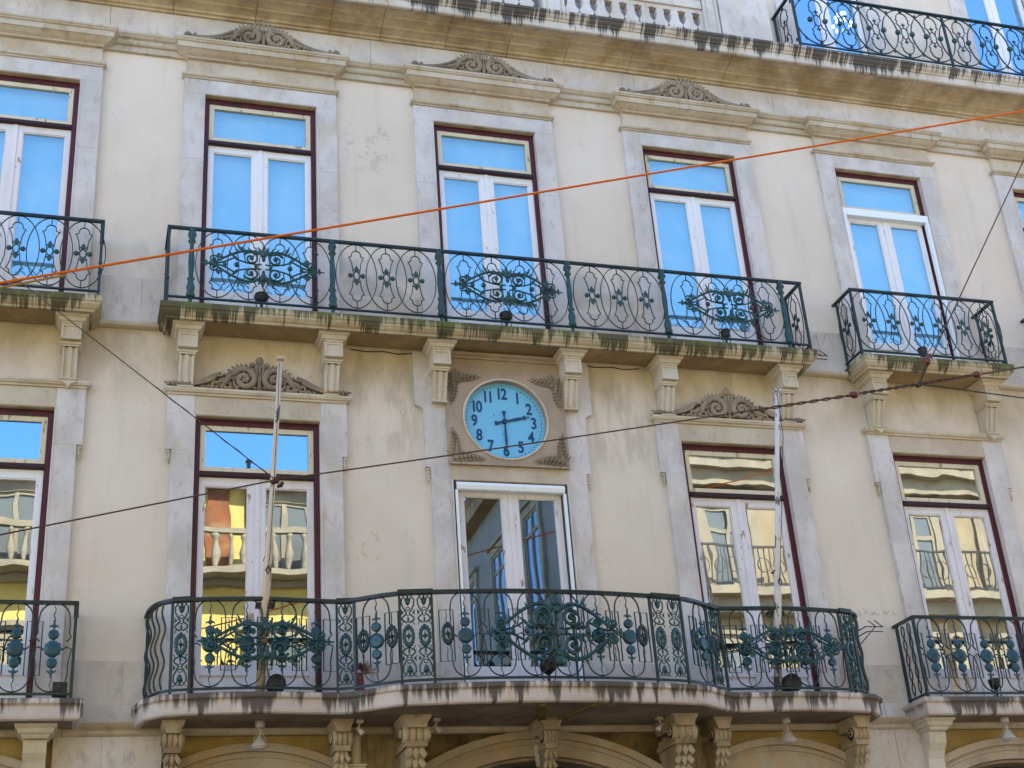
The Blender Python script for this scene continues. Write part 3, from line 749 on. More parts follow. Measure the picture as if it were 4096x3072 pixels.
def railing_upper(a, b, y, posts, motifs, medals=(), left=True, right=True, label=None):
    g = G(); r = (.018, .026)
    pts = [(a, YW, 0), (a, y, 0), (b, y, 0), (b, YW, 0)]
    if not left: pts = pts[1:]
    if not right: pts = pts[:-1]
    top = [(px, py, ZT-.016) for px, py, _ in pts]; bot = [(px, py, ZB) for px, py, _ in pts]
    base = add('balcony_railing', bars(top, .042, .034), 'rail', B)
    if label: base['label'] = label
    add('bottom_rail', bars(bot, .026, .022), 'iron', base)
    for x in ([a] if left else [])+([b] if right else []):
        put('corner_post', mo('corner_post', lambda: G().box(-.014, .014, -.014, .014, ZB-.075, ZT-.033).lathe([(.018, ZB+.2), (.024, ZB+.22), (.018, ZB+.24)], (0, 0, 0), 6), 'iron', False), base, (x, y, 0))
        put('wall_post', mo('wall_post', lambda: G().box(-.012, .012, -.012, .012, ZB-.075, ZT-.033), 'iron', False), base, (x, YW-.08, 0))
    zc = (ZT+ZB)/2-.005
    for x in posts: put('cast_post', mo('cast_post', post_ornate, 'iron_lt'), base, (x, y, ZB))
    for x in motifs:
        put('oval_hoop', mo('oval_hoop', oval, 'iron'), base, (x, y, zc)); put('lyre_figure', mo('lyre_figure', lyre, 'iron'), base, (x, y-.004, zc))
        if not any(abs(x-m) < .66 for m in medals): put('rosette', mo('rosette', rosette, 'iron_lt'), base, (x, y-.008, zc))
    for x in medals: put('scroll_medallion', mo('scroll_medallion', scroll_medallion, 'iron_lt'), base, (x, y-.03, zc-.01))
    for x, s in ((a, left), (b, right)):
        if not s: continue
        ym = (y+YW)/2
        def side(): 
            g = G(); h = (ZT-ZB)/2-.03
            g.tube([(.17*math.cos(2*PI*i/22), 0, h*math.sin(2*PI*i/22)) for i in range(22)], .0068, 4, True); return g
        put('oval_hoop', mo('oval_side', side, 'iron'), base, (x, ym, zc), PI/2); put('lyre_figure', mo('lyre_figure', lyre, 'iron'), base, (x, ym, zc), PI/2)
        put('rosette', mo('rosette', rosette, 'iron_lt'), base, (x, ym, zc), PI/2)
    return base

def bars(pts, w, h, chamfer=True):
    """rectangular rail along a horizontal path with mitred corners"""
    g = G(); P = [Vector(p) for p in pts]; k = len(P)
    pr = [(-w/2, -h/2), (w/2, -h/2), (w/2, h*.2), (w*.28, h/2), (-w*.28, h/2), (-w/2, h*.2)]
    for i, p in enumerate(P):
        a = (P[i]-P[i-1]).normalized() if i else (P[1]-P[0]).normalized()
        b = (P[i+1]-P[i]).normalized() if i < k-1 else a
        t = (a+b).normalized(); n = Vector((-t.y, t.x, 0)); c = max(.35, n.dot(Vector((-a.y, a.x, 0))))
        for u, v in pr: g.v.append(tuple(p+n*(u/c)+Vector((0, 0, v))))
    m = len(pr)
    for i in range(k-1):
        for j in range(m):
            q = i*m+j; q2 = i*m+(j+1) % m; g.f.append([q, q2, q2+m, q+m])
    g.f.append(list(range(m))[::-1]); g.f.append([(k-1)*m+j for j in range(m)])
    return g

mot = [-3.30+.0, -2.965+.03, -2.60, -2.22] 
mot = [-2.734+.333*k for k in (-1.5, -.5, .5, 1.5)]+[-1.73, -1.395, -1.06]+[.333*k for k in (-1.5, -.5, .5, 1.5)]+[1.02, 1.355, 1.69]+[2.734+.333*k for k in (-1.5, -.5, .5, 1.5)]
mot = [-3.66]+mot+[3.63]
railing_upper(-3.745, 3.745, -.40, (-3.505, -1.995, -.785, .745, 1.925, 3.475), [m for m in mot if abs(m) < 3.6], (-2.75, 0-.01, 2.735), label='long upper balcony railing with three scrolled medallions, right of the corner railing')
railing_upper(-6.43, -4.43, -.38, (), [-6.26, -5.93, -5.60, -5.27, -4.94, -4.61], label='upper balcony railing with small rosettes at the left edge')
railing_upper(4.455, 6.49, -.37, (), [4.64, 4.975, 5.31, 5.64, 5.975, 6.30], label='single upper balcony railing with small rosettes right of the long one')
railing_upper(7.24, 9.26, -.37, (), [7.42, 7.75, 8.08, 8.41, 8.74, 9.07])
mo('lyre_figure', lyre, 'iron')

# ------------------------------------------------------------------ top storey: balustrade, wall, iron balcony
def top_storey():
    g = G(); g.box(X0, X1, YW, .4, 5.60, 5.70)
    for a, b in ((X0, 4.62-.0), (5.98, 7.58), (8.94, X1)): g.box(a, b, YW, .4, 5.701, 8.6)
    g.box(4.62, 5.98, YW, .4, 8.3, 8.6); g.box(7.58, 8.94, YW, .4, 8.3, 8.6); g.box(X0, X1, YW, .4, 8.601, 10)
    add('top_wall', g, 'plaster', B)
    zb = 5.60; yb0, yb1 = -.42, -.30
    def baluster():         # flat pierced baluster: what is left between two openings
        zz = [(0, .105), (.05, .105), (.055, .055), (.09, .050), (.14, .078), (.19, .088), (.215, .100), (.235, .098), (.27, .070), (.30, .058), (.36, .050), (.41, .058), (.43, .045), (.452, .045), (.455, .082), (.47, .103), (.52, .104)]
        return G().prism([(w, z) for z, w in zz]+[(-w, z) for z, w in zz[::-1]], yb0, yb1)
    xs = [.137+.2075*k for k in range(-18, 4)]
    xs = [x for x in xs if x < .70]; xs += [1.16+.207*k for k in range(10)]
    for x in xs: put('baluster', mo('baluster', baluster, 'stone', False), B, (x, 0, zb))
    for a, b in ((.76, 1.055), (3.02, 3.24)):
        p = add('pedestal', G().box(a, b, yb0-.03, yb1+.03, zb, zb+.95), 'stone', B)
        cx = (a+b)/2; w = (b-a)/2-.05
        g = G(); g.tube([(cx-w, yb0-.032, zb+.95), (cx-w, yb0-.032, zb+.16), (cx-w*.7, yb0-.032, zb+.13), (cx-w*.6, yb0-.032, zb+.09), (cx+w*.6, yb0-.032, zb+.09), (cx+w*.7, yb0-.032, zb+.13), (cx+w, yb0-.032, zb+.16), (cx+w, yb0-.032, zb+.95)], .008, 4)
        add('panel_moulding', g, 'hood', p)
    add('pedestal', G().box(3.26, 3.99, -.46, .06, zb, zb+1.3), 'stone', B)
    add('balustrade_rail', G().box(X0, 3.0, yb0-.03, yb1+.03, zb+.52, zb+.66).box(X0, 3.0, yb0-.05, yb1+.03, zb+.661, zb+.95), 'stone', B)
    # two windows and the iron railing at the upper right
    for cx in (5.30, 8.26):
        w = add('window', frame_rect(-.68, .68, 5.70, 8.3, .09, .16, .24), 'mahog_dk', B, (cx, 0, 0))
        casements(w, cx, -.59, .59, 8.2, 5.72, 5.80, 'white', 'glass_top', y=.17)
        for s in (-1, 1): add('jamb', G().box(*sorted((s*.60, s*.86)), .02, .159, 5.60, 8.3), 'stone', w, (cx, 0, 0))
        room(w, cx, 5.6, 8.3)
    zt, zbm = 6.60, 5.73; a, b, y = 4.37, 9.2, -.50
    base = add('balcony_railing', bars([(a, YW, zt), (a, y, zt), (b, y, zt), (b, YW, zt)], .045, .034), 'rail', B)
    base['label'] = 'top storey balcony railing of overlapping ovals and knobs on the cornice'
    add('bottom_rail', bars([(a, YW, zbm), (a, y, zbm), (b, y, zbm), (b, YW, zbm)], .022, .02), 'iron', base)
    for x, yy in ((a, y), (a, YW-.05), (6.73, y), (9.15, y)): add('post', G().box(-.015, .015, -.015, .015, 5.60, zt-.02), 'iron', base, (x, yy, 0))
    zc = (zt+zbm)/2; h = (zt-zbm)/2-.02
    def hoop(): return G().tube([(.34*math.cos(2*PI*i/30), 0, h*math.sin(2*PI*i/30)) for i in range(30)], .010, 4, True)
    def fig():
        g = G()
        for s in (1, -1):
            pts = [(-.04, .05), (-.06, .12), (-.105, .17), (-.085, .20), (-.10, .24)]
            a_ = arc(0, .27, .085, PI*1.0, 0, 9)
            g.tube([(x, 0, s*z) for x, z in pts]+[(x, 0, s*z) for x, _, z in a_]+[(-x, 0, s*z) for x, z in pts[::-1]], .009, 4)
            g.ball((0, 0, s*.14), (.012, .012, .05), 5, 4); g.ball((0, 0, s*.15), (.04, .012, .014), 5, 4); g.ball((0, 0, s*.38), (.03, .015, .02), 6, 4)
            for q in (-1, 1): g.ball((q*.22, 0, s*.33), (.012, .012, .04), 5, 4); g.ball((q*.22, 0, s*.325), (.03, .012, .012), 5, 4)
        g.tube([(.05*math.cos(2*PI*i/14), 0, .10*math.sin(2*PI*i/14)) for i in range(14)], .008, 4, True)
        return g
    x = 4.70; k = 0
    while x < 9.1:
        put('oval_hoop', mo('hoop_attic', hoop, 'iron'), base, (x, y, zc)); put('lyre_figure', mo('lyre_top', fig, 'iron'), base, (x, y-.004, zc))
        for q in (-.113, .113): put('knob', mo('knob', lambda: G().ball((0, 0, 0), (.042, .035, .042), 10, 6), 'iron_lt'), base, (x+q, y-.01, zc))
        x += .452
    put('lyre_figure', mo('lyre_top', fig, 'iron'), base, (a, -.22, zc), PI/2)
M['glass_top'] = m_glass('window_glass_top', .6, (.45, .75, 1.0), .0004)
top_storey()

# ------------------------------------------------------------------ first-floor balconies
PATH = [(-3.78, .05), (-3.77, -.15), (-3.72, -.36), (-3.6, -.48), (-3.45, -.52), (-3.1, -.57), (-2.75, -.60), (-2.4, -.57), (-2.05, -.54), (-1.93, -.56), (-1.52, -.85), (-1.1, -.92), (-.5, -.99), (0, -1.0)]
PATH += [(-x, y) for x, y in PATH[:-1][::-1]]
def on_path(x, path=PATH):
    """point and heading of the front run at a given x"""
    seg = [(p, q) for p, q in zip(path, path[1:])]
    for (x0, y0), (x1, y1) in seg:
        if x0 <= x <= x1 and x1-x0 > 1e-6:
            t = (x-x0)/(x1-x0); return x, y0+(y1-y0)*t, math.atan2(y1-y0, x1-x0)
    return x, -.5, 0
LT, LB = -2.145, -3.01
def lower_slab(path, cuts_x, off=.09):
    # underside and deck as one ngon each, front moulding in blocks
    P = [Vector((x, y)) for x, y in path]; k = len(P); N = []
    for i in range(k):
        a = (P[i]-P[i-1]).normalized() if i else (P[1]-P[0]).normalized()
        b = (P[i+1]-P[i]).normalized() if i < k-1 else a
        t = (a+b).normalized(); n = Vector((t.y, -t.x)); c = max(.5, n.dot(Vector((a.y, -a.x)))); N.append((n.x/c, n.y/c))
    g = G(); base = [(p.x+n[0]*.03, p.y+n[1]*.03) for p, n in zip(P, N)]
    n0 = len(base)
    for z in (-3.26, -3.225): g.v += [(x, y, z) for x, y in base]
    g.f.append(list(range(n0))); g.f.append([n0+i for i in range(n0)][::-1])
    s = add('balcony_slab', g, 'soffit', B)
    g = G(); g.v += [(x, y, -3.075) for x, y in base]; g.f.append(list(range(n0))[::-1]); add('slab_top', g, 'slab_low', s)
    prof = [(.03, -3.262), (.07, -3.262), (.085, -3.25), (.09, -3.225), (.09, -3.14), (.10, -3.128), (.115, -3.122), (.12, -3.108), (.12, -3.082), (.10, -3.07), (.0, -3.058), (-.1, -3.05)]
    # split path at cuts
    bl = []; cur = [0]
    for i in range(1, k):
        cur.append(i)
        if any(abs(path[i][0]-c) < 1e-6 for c in cuts_x): bl.append(cur); cur = [i]
    bl.append(cur)
    for c in bl:
        if len(c) < 2: continue
        g = G(); g.sweep(prof, [path[i] for i in c], [N[i] for i in c])
        # close block ends
        m = len(c); L = len(prof)
        g.f.append([j*m for j in range(L)]); g.f.append([j*m+m-1 for j in range(L)][::-1])
        add('slab_block', g, 'slab_low', s)
    return s
lower_slab(PATH, (-3.45, -2.75, -2.05, -1.52, -1.1, 0, 1.1, 1.52, 2.05, 2.75, 3.45))

def leafbud(g, z, s):
    """fleur on a disc stack, pointing s=+1 up"""
    g.ball((0, 0, z), (.016, .014, .03), 6, 4)
    for q in (-1, 1):
        g.tube([(0, 0, z-s*.02), (q*.022, 0, z), (q*.038, 0, z-s*.008), (q*.034, 0, z-s*.02)], [.009, .010, .008, .005], 5)
    g.ball((0, 0, z+s*.04), (.012, .01, .016), 6, 4)
def disc_stack(flower=False):
    g = G(); zc = (LT+LB)/2-.0
    def disc(z, r, t=.016):
        g.lathe([(r*.6, -t-.003), (r, -t), (r, t), (r*.6, t+.002)], (0, 0, z), 18, 'y')
        g.ball((0, -t-.004, z), (.008, .008, .008), 6, 4)
        if flower:
            for k in range(10):
                a = 2*PI*k/10; g.ball((r*.95*math.cos(a), 0, z+r*.95*math.sin(a)), (r*.18, t, r*.18), 5, 4)
            g.tube([(r*.55*math.cos(2*PI*k/12), -t-.003, z+r*.55*math.sin(2*PI*k/12)) for k in range(12)], .006, 4, True)
            g.tube([(r*.28*math.cos(2*PI*k/8), -t-.003, z+r*.28*math.sin(2*PI*k/8)) for k in range(8)], .006, 4, True)
    disc(-.02, .074); disc(.115, .046); disc(-.15, .046)
    leafbud(g, .20, 1); leafbud(g, -.235, -1)
    return g
def flame_rod():
    g = G(); 
    g.tube([((.008*math.sin(k*1.35) if abs(k-21) > 11 else 0), .004, -.42+.02*k) for k in range(43)], [.004+.004*min(1, abs(abs(k-21)-21)/9) for k in range(43)], 4)
    return g
def hoop_low(top):
    g = G(); R = .135
    if top: g.tube([(-.12, 0, .05), (-.155, 0, .09), (-R*1.02, 0, .13), (-R*1.05, 0, .20)]+arc(0, .27, R, PI*.98, .02*PI, 10, .145)+[(R*1.05, 0, .20), (R*1.02, 0, .13), (.155, 0, .09), (.12, 0, .05)], .0088, 4)
    else: g.tube([(-.08, 0, -.03), (-.12, 0, 0), (-.165, 0, -.02), (-.15, 0, -.10), (-R*1.02, 0, -.18), (-R*1.05, 0, -.24)]+arc(0, -.28, R, PI*1.02, PI*1.98, 10, .135)+[(R*1.05, 0, -.24), (R*1.02, 0, -.18), (.15, 0, -.10), (.165, 0, -.02), (.12, 0, 0), (.08, 0, -.03)], .0078, 4)
    return g
def rect_low():
    g = G(); w, z0, z1 = .068, -.265, .235
    g.tube([(-w, 0, z0), (w, 0, z0), (w, 0, z1), (-w, 0, z1)], .0075, 4, True); g.tube([(0, 0, z1), (.004, 0, .17), (-.004, 0, .12), (0, 0, .10)], .005, 4)
    g.tube([(0, 0, z0), (-.004, 0, -.20), (.004, 0, -.16), (0, 0, -.13)], .005, 4)
    return g
def oval_medal():
    g = G(); n = 16
    o = []; 
    for i in range(32):
        a = 2*PI*i/32; r = 1+(.10 if i % 2 else -.03); o.append((.058*r*math.cos(a), .105*r*math.sin(a)*(1.12 if i in (8, 24) else 1)))
    # ring with a pierced eye and a small diamond inside
    inner = [(.027*math.cos(2*PI*i/32), .062*math.sin(2*PI*i/32)) for i in range(32)]
    b = len(g.v); g.v += [(x, -.008, z) for x, z in o]+[(x, -.014, z) for x, z in inner]+[(x, .008, z) for x, z in o]+[(x, .008, z) for x, z in inner]
    for i in range(32):
        j = (i+1) % 32; g.f += [[b+i, b+j, b+32+j, b+32+i], [b+64+j, b+64+i, b+96+i, b+96+j], [b+i, b+64+i, b+64+j, b+j], [b+32+i, b+32+j, b+96+j, b+96+i]]
    g.prism([(-.027, 0), (-.006, .02), (0, .06), (.006, .02), (.027, 0), (.006, -.02), (0, -.06), (-.006, -.02)], -.012, .006)
    g.ball((0, -.012, 0), (.013, .01, .02), 6, 4)
    return g
def lattice():
    """narrow openwork panel: medal in the middle, hearts above and below"""
    g = oval_medal(); W = .068; zc = 0
    v = [(x, y, z*1.0-.01) for x, y, z in g.v]; g.v = v
    for s in (1, -1):
        for q in (-1, 1):
            g.tube([(q*.012, 0, s*.12), (q*.050, 0, s*.145), (q*.058, 0, s*.17), (q*.035, 0, s*.19), (q*.012, 0, s*.215), (q*.030, 0, s*.24), (q*.058, 0, s*.30), (q*.060, 0, s*.35), (q*.040, 0, s*.375), (q*.022, 0, s*.36), (q*.024, 0, s*.34)], .0085, 5)
            g.tube([(q*.062, 0, s*.10), (q*.045, 0, s*.13), (q*.064, 0, s*.16)], .006, 4); g.ball((q*.055, 0, s*.225), (.014, .009, .014), 5, 4)
            g.tube([(q*.068, 0, s*.20), (q*.045, 0, s*.22), (q*.068, 0, s*.25)], .006, 4)
            g.tube([(q*.01, 0, s*.395), (q*.04, 0, s*.385), (q*.066, 0, s*.40)], .006, 4)
        g.tube([(.02*math.cos(2*PI*i/10), 0, s*.255+.016*math.sin(2*PI*i/10)) for i in range(10)], .006, 4, True)
        g.prism([(-.03, s*.345), (0, s*.365), (.03, s*.345), (.02, s*.31), (0, s*.285), (-.02, s*.31)], -.008, .008)
        g.ball((0, 0, s*.375), (.014, .009, .02), 5, 4); g.ball((0, 0, s*.15), (.012, .009, .03), 5, 4)
        g.tube([(-.02, 0, s*.20), (0, 0, s*.185), (.02, 0, s*.20)], .006, 4)
    return g

ZC = (LT+LB)/2
def place(name, me, base, x, dy=0., path=PATH, z=ZC):
    px, py, a = on_path(x, path); return put(name, me, base, (px+math.sin(a)*(-dy)*-1, py+dy*math.cos(a), z), a)

def lower_railing_long():
    pts = []
    for (x0, y0), (x1, y1) in zip(PATH, PATH[1:]):
        for k in range(4): t = k/4; pts.append((x0+(x1-x0)*t, y0+(y1-y0)*t))
    pts.append(PATH[-1])
    # soften the corners of the polyline
    for _ in range(3): pts = [pts[0]]+[((a[0]+2*b[0]+c[0])/4, (a[1]+2*b[1]+c[1])/4) for a, b, c in zip(pts, pts[1:], pts[2:])]+[pts[-1]]
    base = add('balcony_railing', bars([(x, y, LT-.014) for x, y in pts], .062, .036), 'rail', B)
    base['label'] = 'long curved first floor balcony railing bulging outwards under the clock'
    add('bottom_rail', bars([(x, y, LB) for x, y in pts], .024, .022), 'iron', base)
    def post(): return G().box(-.012, .012, -.012, .012, LB-.02, LT-.03).lathe([(.024, LB-.075), (.026, LB-.055), (.016, LB-.045), (.016, LB-.02)], (0, 0, 0), 8)
    prs = [(-3.575, -3.41), (-2.035, -1.875), (-1.485, -1.18), (1.065, 1.42), (1.80, 1.99), (3.41, 3.575)]
    for pr in prs:
        for x in pr:
            px, py, a = on_path(x); put('post', mo('post_low', post, 'iron', False), base, (px, py, 0), a)
        n = 2 if pr[1]-pr[0] > .22 else 1
        for k in range(n): place('lattice_panel', mo('lattice_panel', lattice, 'iron_lt'), base, pr[0]+(pr[1]-pr[0])*(k+.5)/n)
        px, py, a = on_path(sum(pr)/2)
        put('rail_cap', mo('rail_cap%d' % n, lambda: G().box(-.085*n, .085*n, -.036, .036, -.02, .022), 'rail', False), base, (px, py, LT-.012), a)
    for sx in (-1, 1):
        for m in (3.23, 2.895, 2.565, 2.24):
            x = sx*m; place('disc_stack', mo('disc_stack', disc_stack, 'iron_teal'), base, x); place('hoop', mo('hoop_top', lambda: hoop_low(True), 'iron'), base, x); place('hoop', mo('hoop_foot', lambda: hoop_low(False), 'iron'), base, x); place('flame_rod', mo('flame_rod', flame_rod, 'iron'), base, x)
        for m in (3.062, 2.73, 2.40, 2.10): place('square_frame', mo('square_frame', rect_low, 'iron'), base, sx*m)
        place('disc_stack', mo('disc_stack', disc_stack, 'iron_teal'), base, sx*1.69); place('hoop', mo('hoop_top', lambda: hoop_low(True), 'iron'), base, sx*1.69); place('hoop', mo('hoop_foot', lambda: hoop_low(False), 'iron'), base, sx*1.69); place('flame_rod', mo('flame_rod', flame_rod, 'iron'), base, sx*1.69)
        for m in (1.80, 1.56): place('oval_medal', mo('oval_medal', oval_medal, 'iron'), base, sx*m); place('square_frame', mo('square_frame', rect_low, 'iron'), base, sx*m)
        px, py, a = on_path(sx*2.72); put('scroll_medallion', mo('scroll_low', lambda: scroll_medallion(.64, .225, .0112), 'iron_lt'), base, (px, py-.045, ZC-.01), 0)
        # rounded ends: flame bars following the corner
        for (x, y) in ((3.775, -.08), (3.765, -.2), (3.735, -.3), (3.70, -.38), (3.65, -.44)):
            g = G(); g.tube([(sx*.018*math.sin(k*.9), .012*math.sin(k*.9), LB+.02+k*.0465) for k in range(18)], .012, 4); add('flame_bar', g, 'iron', base, (sx*x, y, 0))
        add('wall_post', G().box(-.012, .012, -.012, .012, LB-.05, LT-.03), 'iron', base, (sx*3.775, -.01, 0))
    for x in (-.87, -.54, .465, .80): place('disc_stack', mo('disc_stack', disc_stack, 'iron_teal'), base, x)
    for x in (-.87, -.54, -.21, .13, .465, .80): place('hoop', mo('hoop_top', lambda: hoop_low(True), 'iron'), base, x); place('hoop', mo('hoop_foot', lambda: hoop_low(False), 'iron'), base, x); place('flame_rod', mo('flame_rod', flame_rod, 'iron'), base, x)
    for x in (-1.05, -.705, -.375, -.04, .30, .63, .95): place('square_frame', mo('square_frame', rect_low, 'iron'), base, x)
    for x in (-1.045, .945): place('oval_medal', mo('oval_medal', oval_medal, 'iron'), base, x, -.01)
    # big central cartouche
    def big():
        g = scroll_medallion(.72, .36, .0135)
        for s in (-1, 1):
            for q in (-1, 1):
                for cx, cz, r in ((.17, .15, .105), (.17, -.15, .105)):
                    pass
                sp = spiral(s*.16, q*.13, .105, 1.5, PI/2*q, s*q, 24, .15, -.045); g.tube(sp, taper(len(sp), .018, .010), 5, ys=1.2)
                for k in range(4): g.tube([(s*(.10+.05*k), -.01, q*.02), (s*(.16+.045*k), -.03, q*.05), (s*(.24+.03*k), -.02, q*.03)], [.012, .015, .006], 5)
        for q in (-1, 1): g.ball((0, -.03, q*.29), (.06, .035, .06), 8, 5)
        return g
    put('scroll_medallion', mo('scroll_big', big, 'iron_lt'), base, (.02, -1.045, ZC+.0), 0)
lower_railing_long()

def lower_single(a, b, y, meds, label):
    P = [(a, .05), (a, y), (b, y), (b, .05)]
    lower_slab(P, ())
    base = add('balcony_railing', bars([(x, yy, LT-.014) for x, yy in P], .045, .034), 'rail', B); base['label'] = label
    add('bottom_rail', bars([(x, yy, LB) for x, yy in P], .024, .022), 'iron', base)
    for x in (a, b):
        for yy, n in ((y, 'corner_post'), (-.01, 'wall_post')): put(n, mo('cp_low', lambda: G().box(-.014, .014, -.014, .014, LB-.05, LT-.03), 'iron', False), base, (x, yy, 0))
        for yy in (y*.33, y*.68):
            g = G(); g.tube([(0, .03*math.sin(k*.9), LB+.02+k*.0465) for k in range(18)], .008, 4); add('flame_bar', g, 'iron', base, (x, yy, 0))
            g = G(); g.tube([(0, -.03*math.sin(k*.9), LB+.02+k*.0465) for k in range(18)], .008, 4); add('flame_bar', g, 'iron', base, (x, yy, 0))
    for x in meds:
        put('disc_stack', mo('disc_flower', lambda: disc_stack(True), 'iron_teal'), base, (x, y, ZC)); put('hoop', mo('hoop_top', lambda: hoop_low(True), 'iron'), base, (x, y, ZC)); put('hoop', mo('hoop_foot', lambda: hoop_low(False), 'iron'), base, (x, y, ZC)); put('flame_rod', mo('flame_rod', flame_rod, 'iron'), base, (x, y, ZC))
        put('square_frame', mo('square_frame', rect_low, 'iron'), base, (x-.168, y, ZC))
lower_single(-6.46, -4.44, -.36, [-6.27, -5.94, -5.61, -5.28, -4.95, -4.625], 'short first floor balcony railing at the left edge')
lower_single(4.43, 6.52, -.36, [4.60, 4.94, 5.28, 5.62, 5.96, 6.30], 'short first floor balcony railing holding a leaning cream board')

# ------------------------------------------------------------------ ground floor: arches, piers, scroll consoles, pipe
def ground_floor():
    # yellow spandrel wall and arches
    def seg_arch(cx, hw, ztop, rise, thick, name, mat, y0, y1, n=18):
        R = (hw*hw+rise*rise)/(2*rise); cz = ztop-R; a = math.asin(hw/R)
        o = [(cx+R*math.sin(-a+2*a*i/n), cz+R*math.cos(-a+2*a*i/n)) for i in range(n+1)]
        r2 = R-thick; i_ = [(cx+r2*math.sin(-a+2*a*i/n), cz+r2*math.cos(-a+2*a*i/n)) for i in range(n+1)]
        return o, i_
    for cx, hw, zt, rise, th in ((-8.15, .98, -3.455, .30, .40), (-5.45, .98, -3.455, .30, .40), (-2.735, .80, -3.425, .20, .34), (.085, 1.42, -3.335, .46, .22), (2.735, .80, -3.425, .20, .34), (5.60, 1.09, -3.455, .27, .20), (8.25, .98, -3.455, .30, .40)):
        o, i_ = seg_arch(cx, hw, zt, rise, th, '', '', 0, 0)
        nv = 9; per = 2
        for k in range(nv):     # voussoirs
            s = o[k*per:k*per+per+1]; t = i_[k*per:k*per+per+1]
            add('voussoir', G().prism(s+t[::-1], -.025+random.uniform(-.003, .003), .3), 'arch', B)
        o2, i2 = seg_arch(cx, hw+.03, zt+.022, rise+.01, .075, '', '', 0, 0)
        add('archivolt', G().prism(o2+i2[::-1], -.065, -.03), 'arch', B)
        o4, i4 = seg_arch(cx, hw, zt-.09, rise, .02, '', '', 0, 0); add('archivolt', G().prism(o4+i4[::-1], -.045, -.032), 'arch', B)
        add('shop_door', G().box(cx-hw*.9, cx+hw*.9, .3, .34, GZ+.01, i_[0][1]+rise), 'dark', B)
        # reveal ring below the arch
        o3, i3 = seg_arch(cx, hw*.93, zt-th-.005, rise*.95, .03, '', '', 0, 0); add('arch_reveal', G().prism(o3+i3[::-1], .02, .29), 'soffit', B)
        # spandrel
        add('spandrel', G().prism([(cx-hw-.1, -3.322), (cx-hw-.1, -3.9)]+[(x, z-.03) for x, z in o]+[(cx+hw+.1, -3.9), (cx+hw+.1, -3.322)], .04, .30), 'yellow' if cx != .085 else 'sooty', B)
    # stone piers between
    for a, b in ((-7.10, -6.44), (-4.57, -3.60), (3.62, 4.50), (6.70, 7.26)):
        for k, (z0, z1) in enumerate(((-4.3, -3.322), (-5.2, -4.302), (-6.1, -5.202), (-7.0, -6.102), (GZ, -7.002))):
            q = [a, (a+b)/2+random.uniform(-.1, .1), b] if k % 2 == 0 else [a, b]
            for u, v in zip(q, q[1:]): add('pier_block', G().box(u+.001, v-.001, random.uniform(-.014, -.006), .3, z0+.001, z1-.001), 'dado', B)
    for a, b in ((-1.93, -1.30), (1.44, 1.93)):
        add('pier_block', G().box(a, b, .0, .3, GZ, -3.322), 'scroll', B)
        for k in range(4): add('pier_fillet', G().box(b-.36+.07*k, b-.33+.07*k, -.012, -.0005, GZ, -3.323), 'scroll', B)
ground_floor()

def scroll_console(x, w, cap_w, y_out, zt=-3.262, small=False):
    """carved console: flared cap, horizontal fluted roll, acanthus shaft"""
    h = .13 if not small else .15
    c = add('scroll_console', G().prism([(x-cap_w, zt), (x+cap_w, zt), (x+cap_w*.93, zt-.03), (x+cap_w*.72, zt-.07), (x+cap_w*.62, zt-.12), (x-cap_w*.62, zt-.12), (x-cap_w*.72, zt-.07), (x-cap_w*.93, zt-.03)], y_out-.02, .0), 'console', B)
    # roll: bundle of rings
    n = 4; g = G(); zr = zt-.165
    for k in range(n):
        cx = x-w+(k+.5)*2*w/n
        prof = [(.064, -w/n), (.080, -w/n*.8), (.084, 0), (.080, w/n*.8), (.064, w/n)]
        b = len(g.v); m = 12
        for r, hh in prof:
            for j in range(m): a = 2*PI*j/m; g.v.append((cx+hh, y_out+.10+r*math.cos(a)*1.1, zr+r*math.sin(a)))
        for i in range(4):
            for j in range(m): q = b+i*m+j; q2 = b+i*m+(j+1) % m; g.f.append([q, q2, q2+m, q+m])
        g.f.append([b+j for j in range(m)]); g.f.append([b+4*m+j for j in range(m)])
    for s in (-1, 1):       # spiral ends
        sp = [(x+s*(w+.006), y_out+.10+p[0], zr+p[2]) for p in spiral(0, 0, .058, 1.5, 0, 1, 18, .15)]; g.tube(sp, .010, 4, ref=(1, 0, 0))
    add('scroll_roll', g, 'console' if not small else 'scroll', c, smooth=True)
    g = G(); z1 = zr-.06
    g.prism_x([(y_out+.06, z1+.03), (y_out+.09, z1-.10), (y_out+.18, z1-.25), (y_out+.26, z1-.42), (.0, z1-.46), (.0, z1+.05)], x-w*.62, x+w*.62)
    g.box(x-w*.8, x+w*.8, y_out+.05, .0, z1-.06, z1-.01)
    add('console_shaft', g, 'scroll', c)
    g = G()
    for r in range(4):
        zz = z1-.09-.085*r; yy = y_out+.085+.05*r
        for k in (-1, 0, 1): g.leaf(x+k*w*.36, zz+.02, -PI/2+k*.35, .10, w*.5, yy-.002, .016)
        for k in (-1, 1): g.leaf(x+k*w*.45, zz-.01, -PI/2+k*.9, .06, w*.3, yy-.004, .014)
    g.ball((x-w*.55, y_out+.2, z1-.42), (.03, .03, .03)); g.ball((x+w*.55, y_out+.2, z1-.42), (.03, .03, .03))
    add('acanthus_leaves', g, 'console', c, smooth=True)
for x in (-3.525, -1.965, 1.945, 3.545): scroll_console(x, .095, .105, -.40)
for x in (-1.29, 1.46): scroll_console(x, .135, .145, -.56)
scroll_console(.095, .075, .12, -.42, small=True)
add('keystone', G().prism([(.02, -3.46), (.17, -3.46), (.15, -3.62), (.13, -3.72), (.06, -3.72), (.04, -3.62)], -.10, .0).ball((.095, -.10, -3.61), (.03, .03, .03)).ball((.095, -.10, -3.68), (.02, .02, .04)), 'bracket', B)
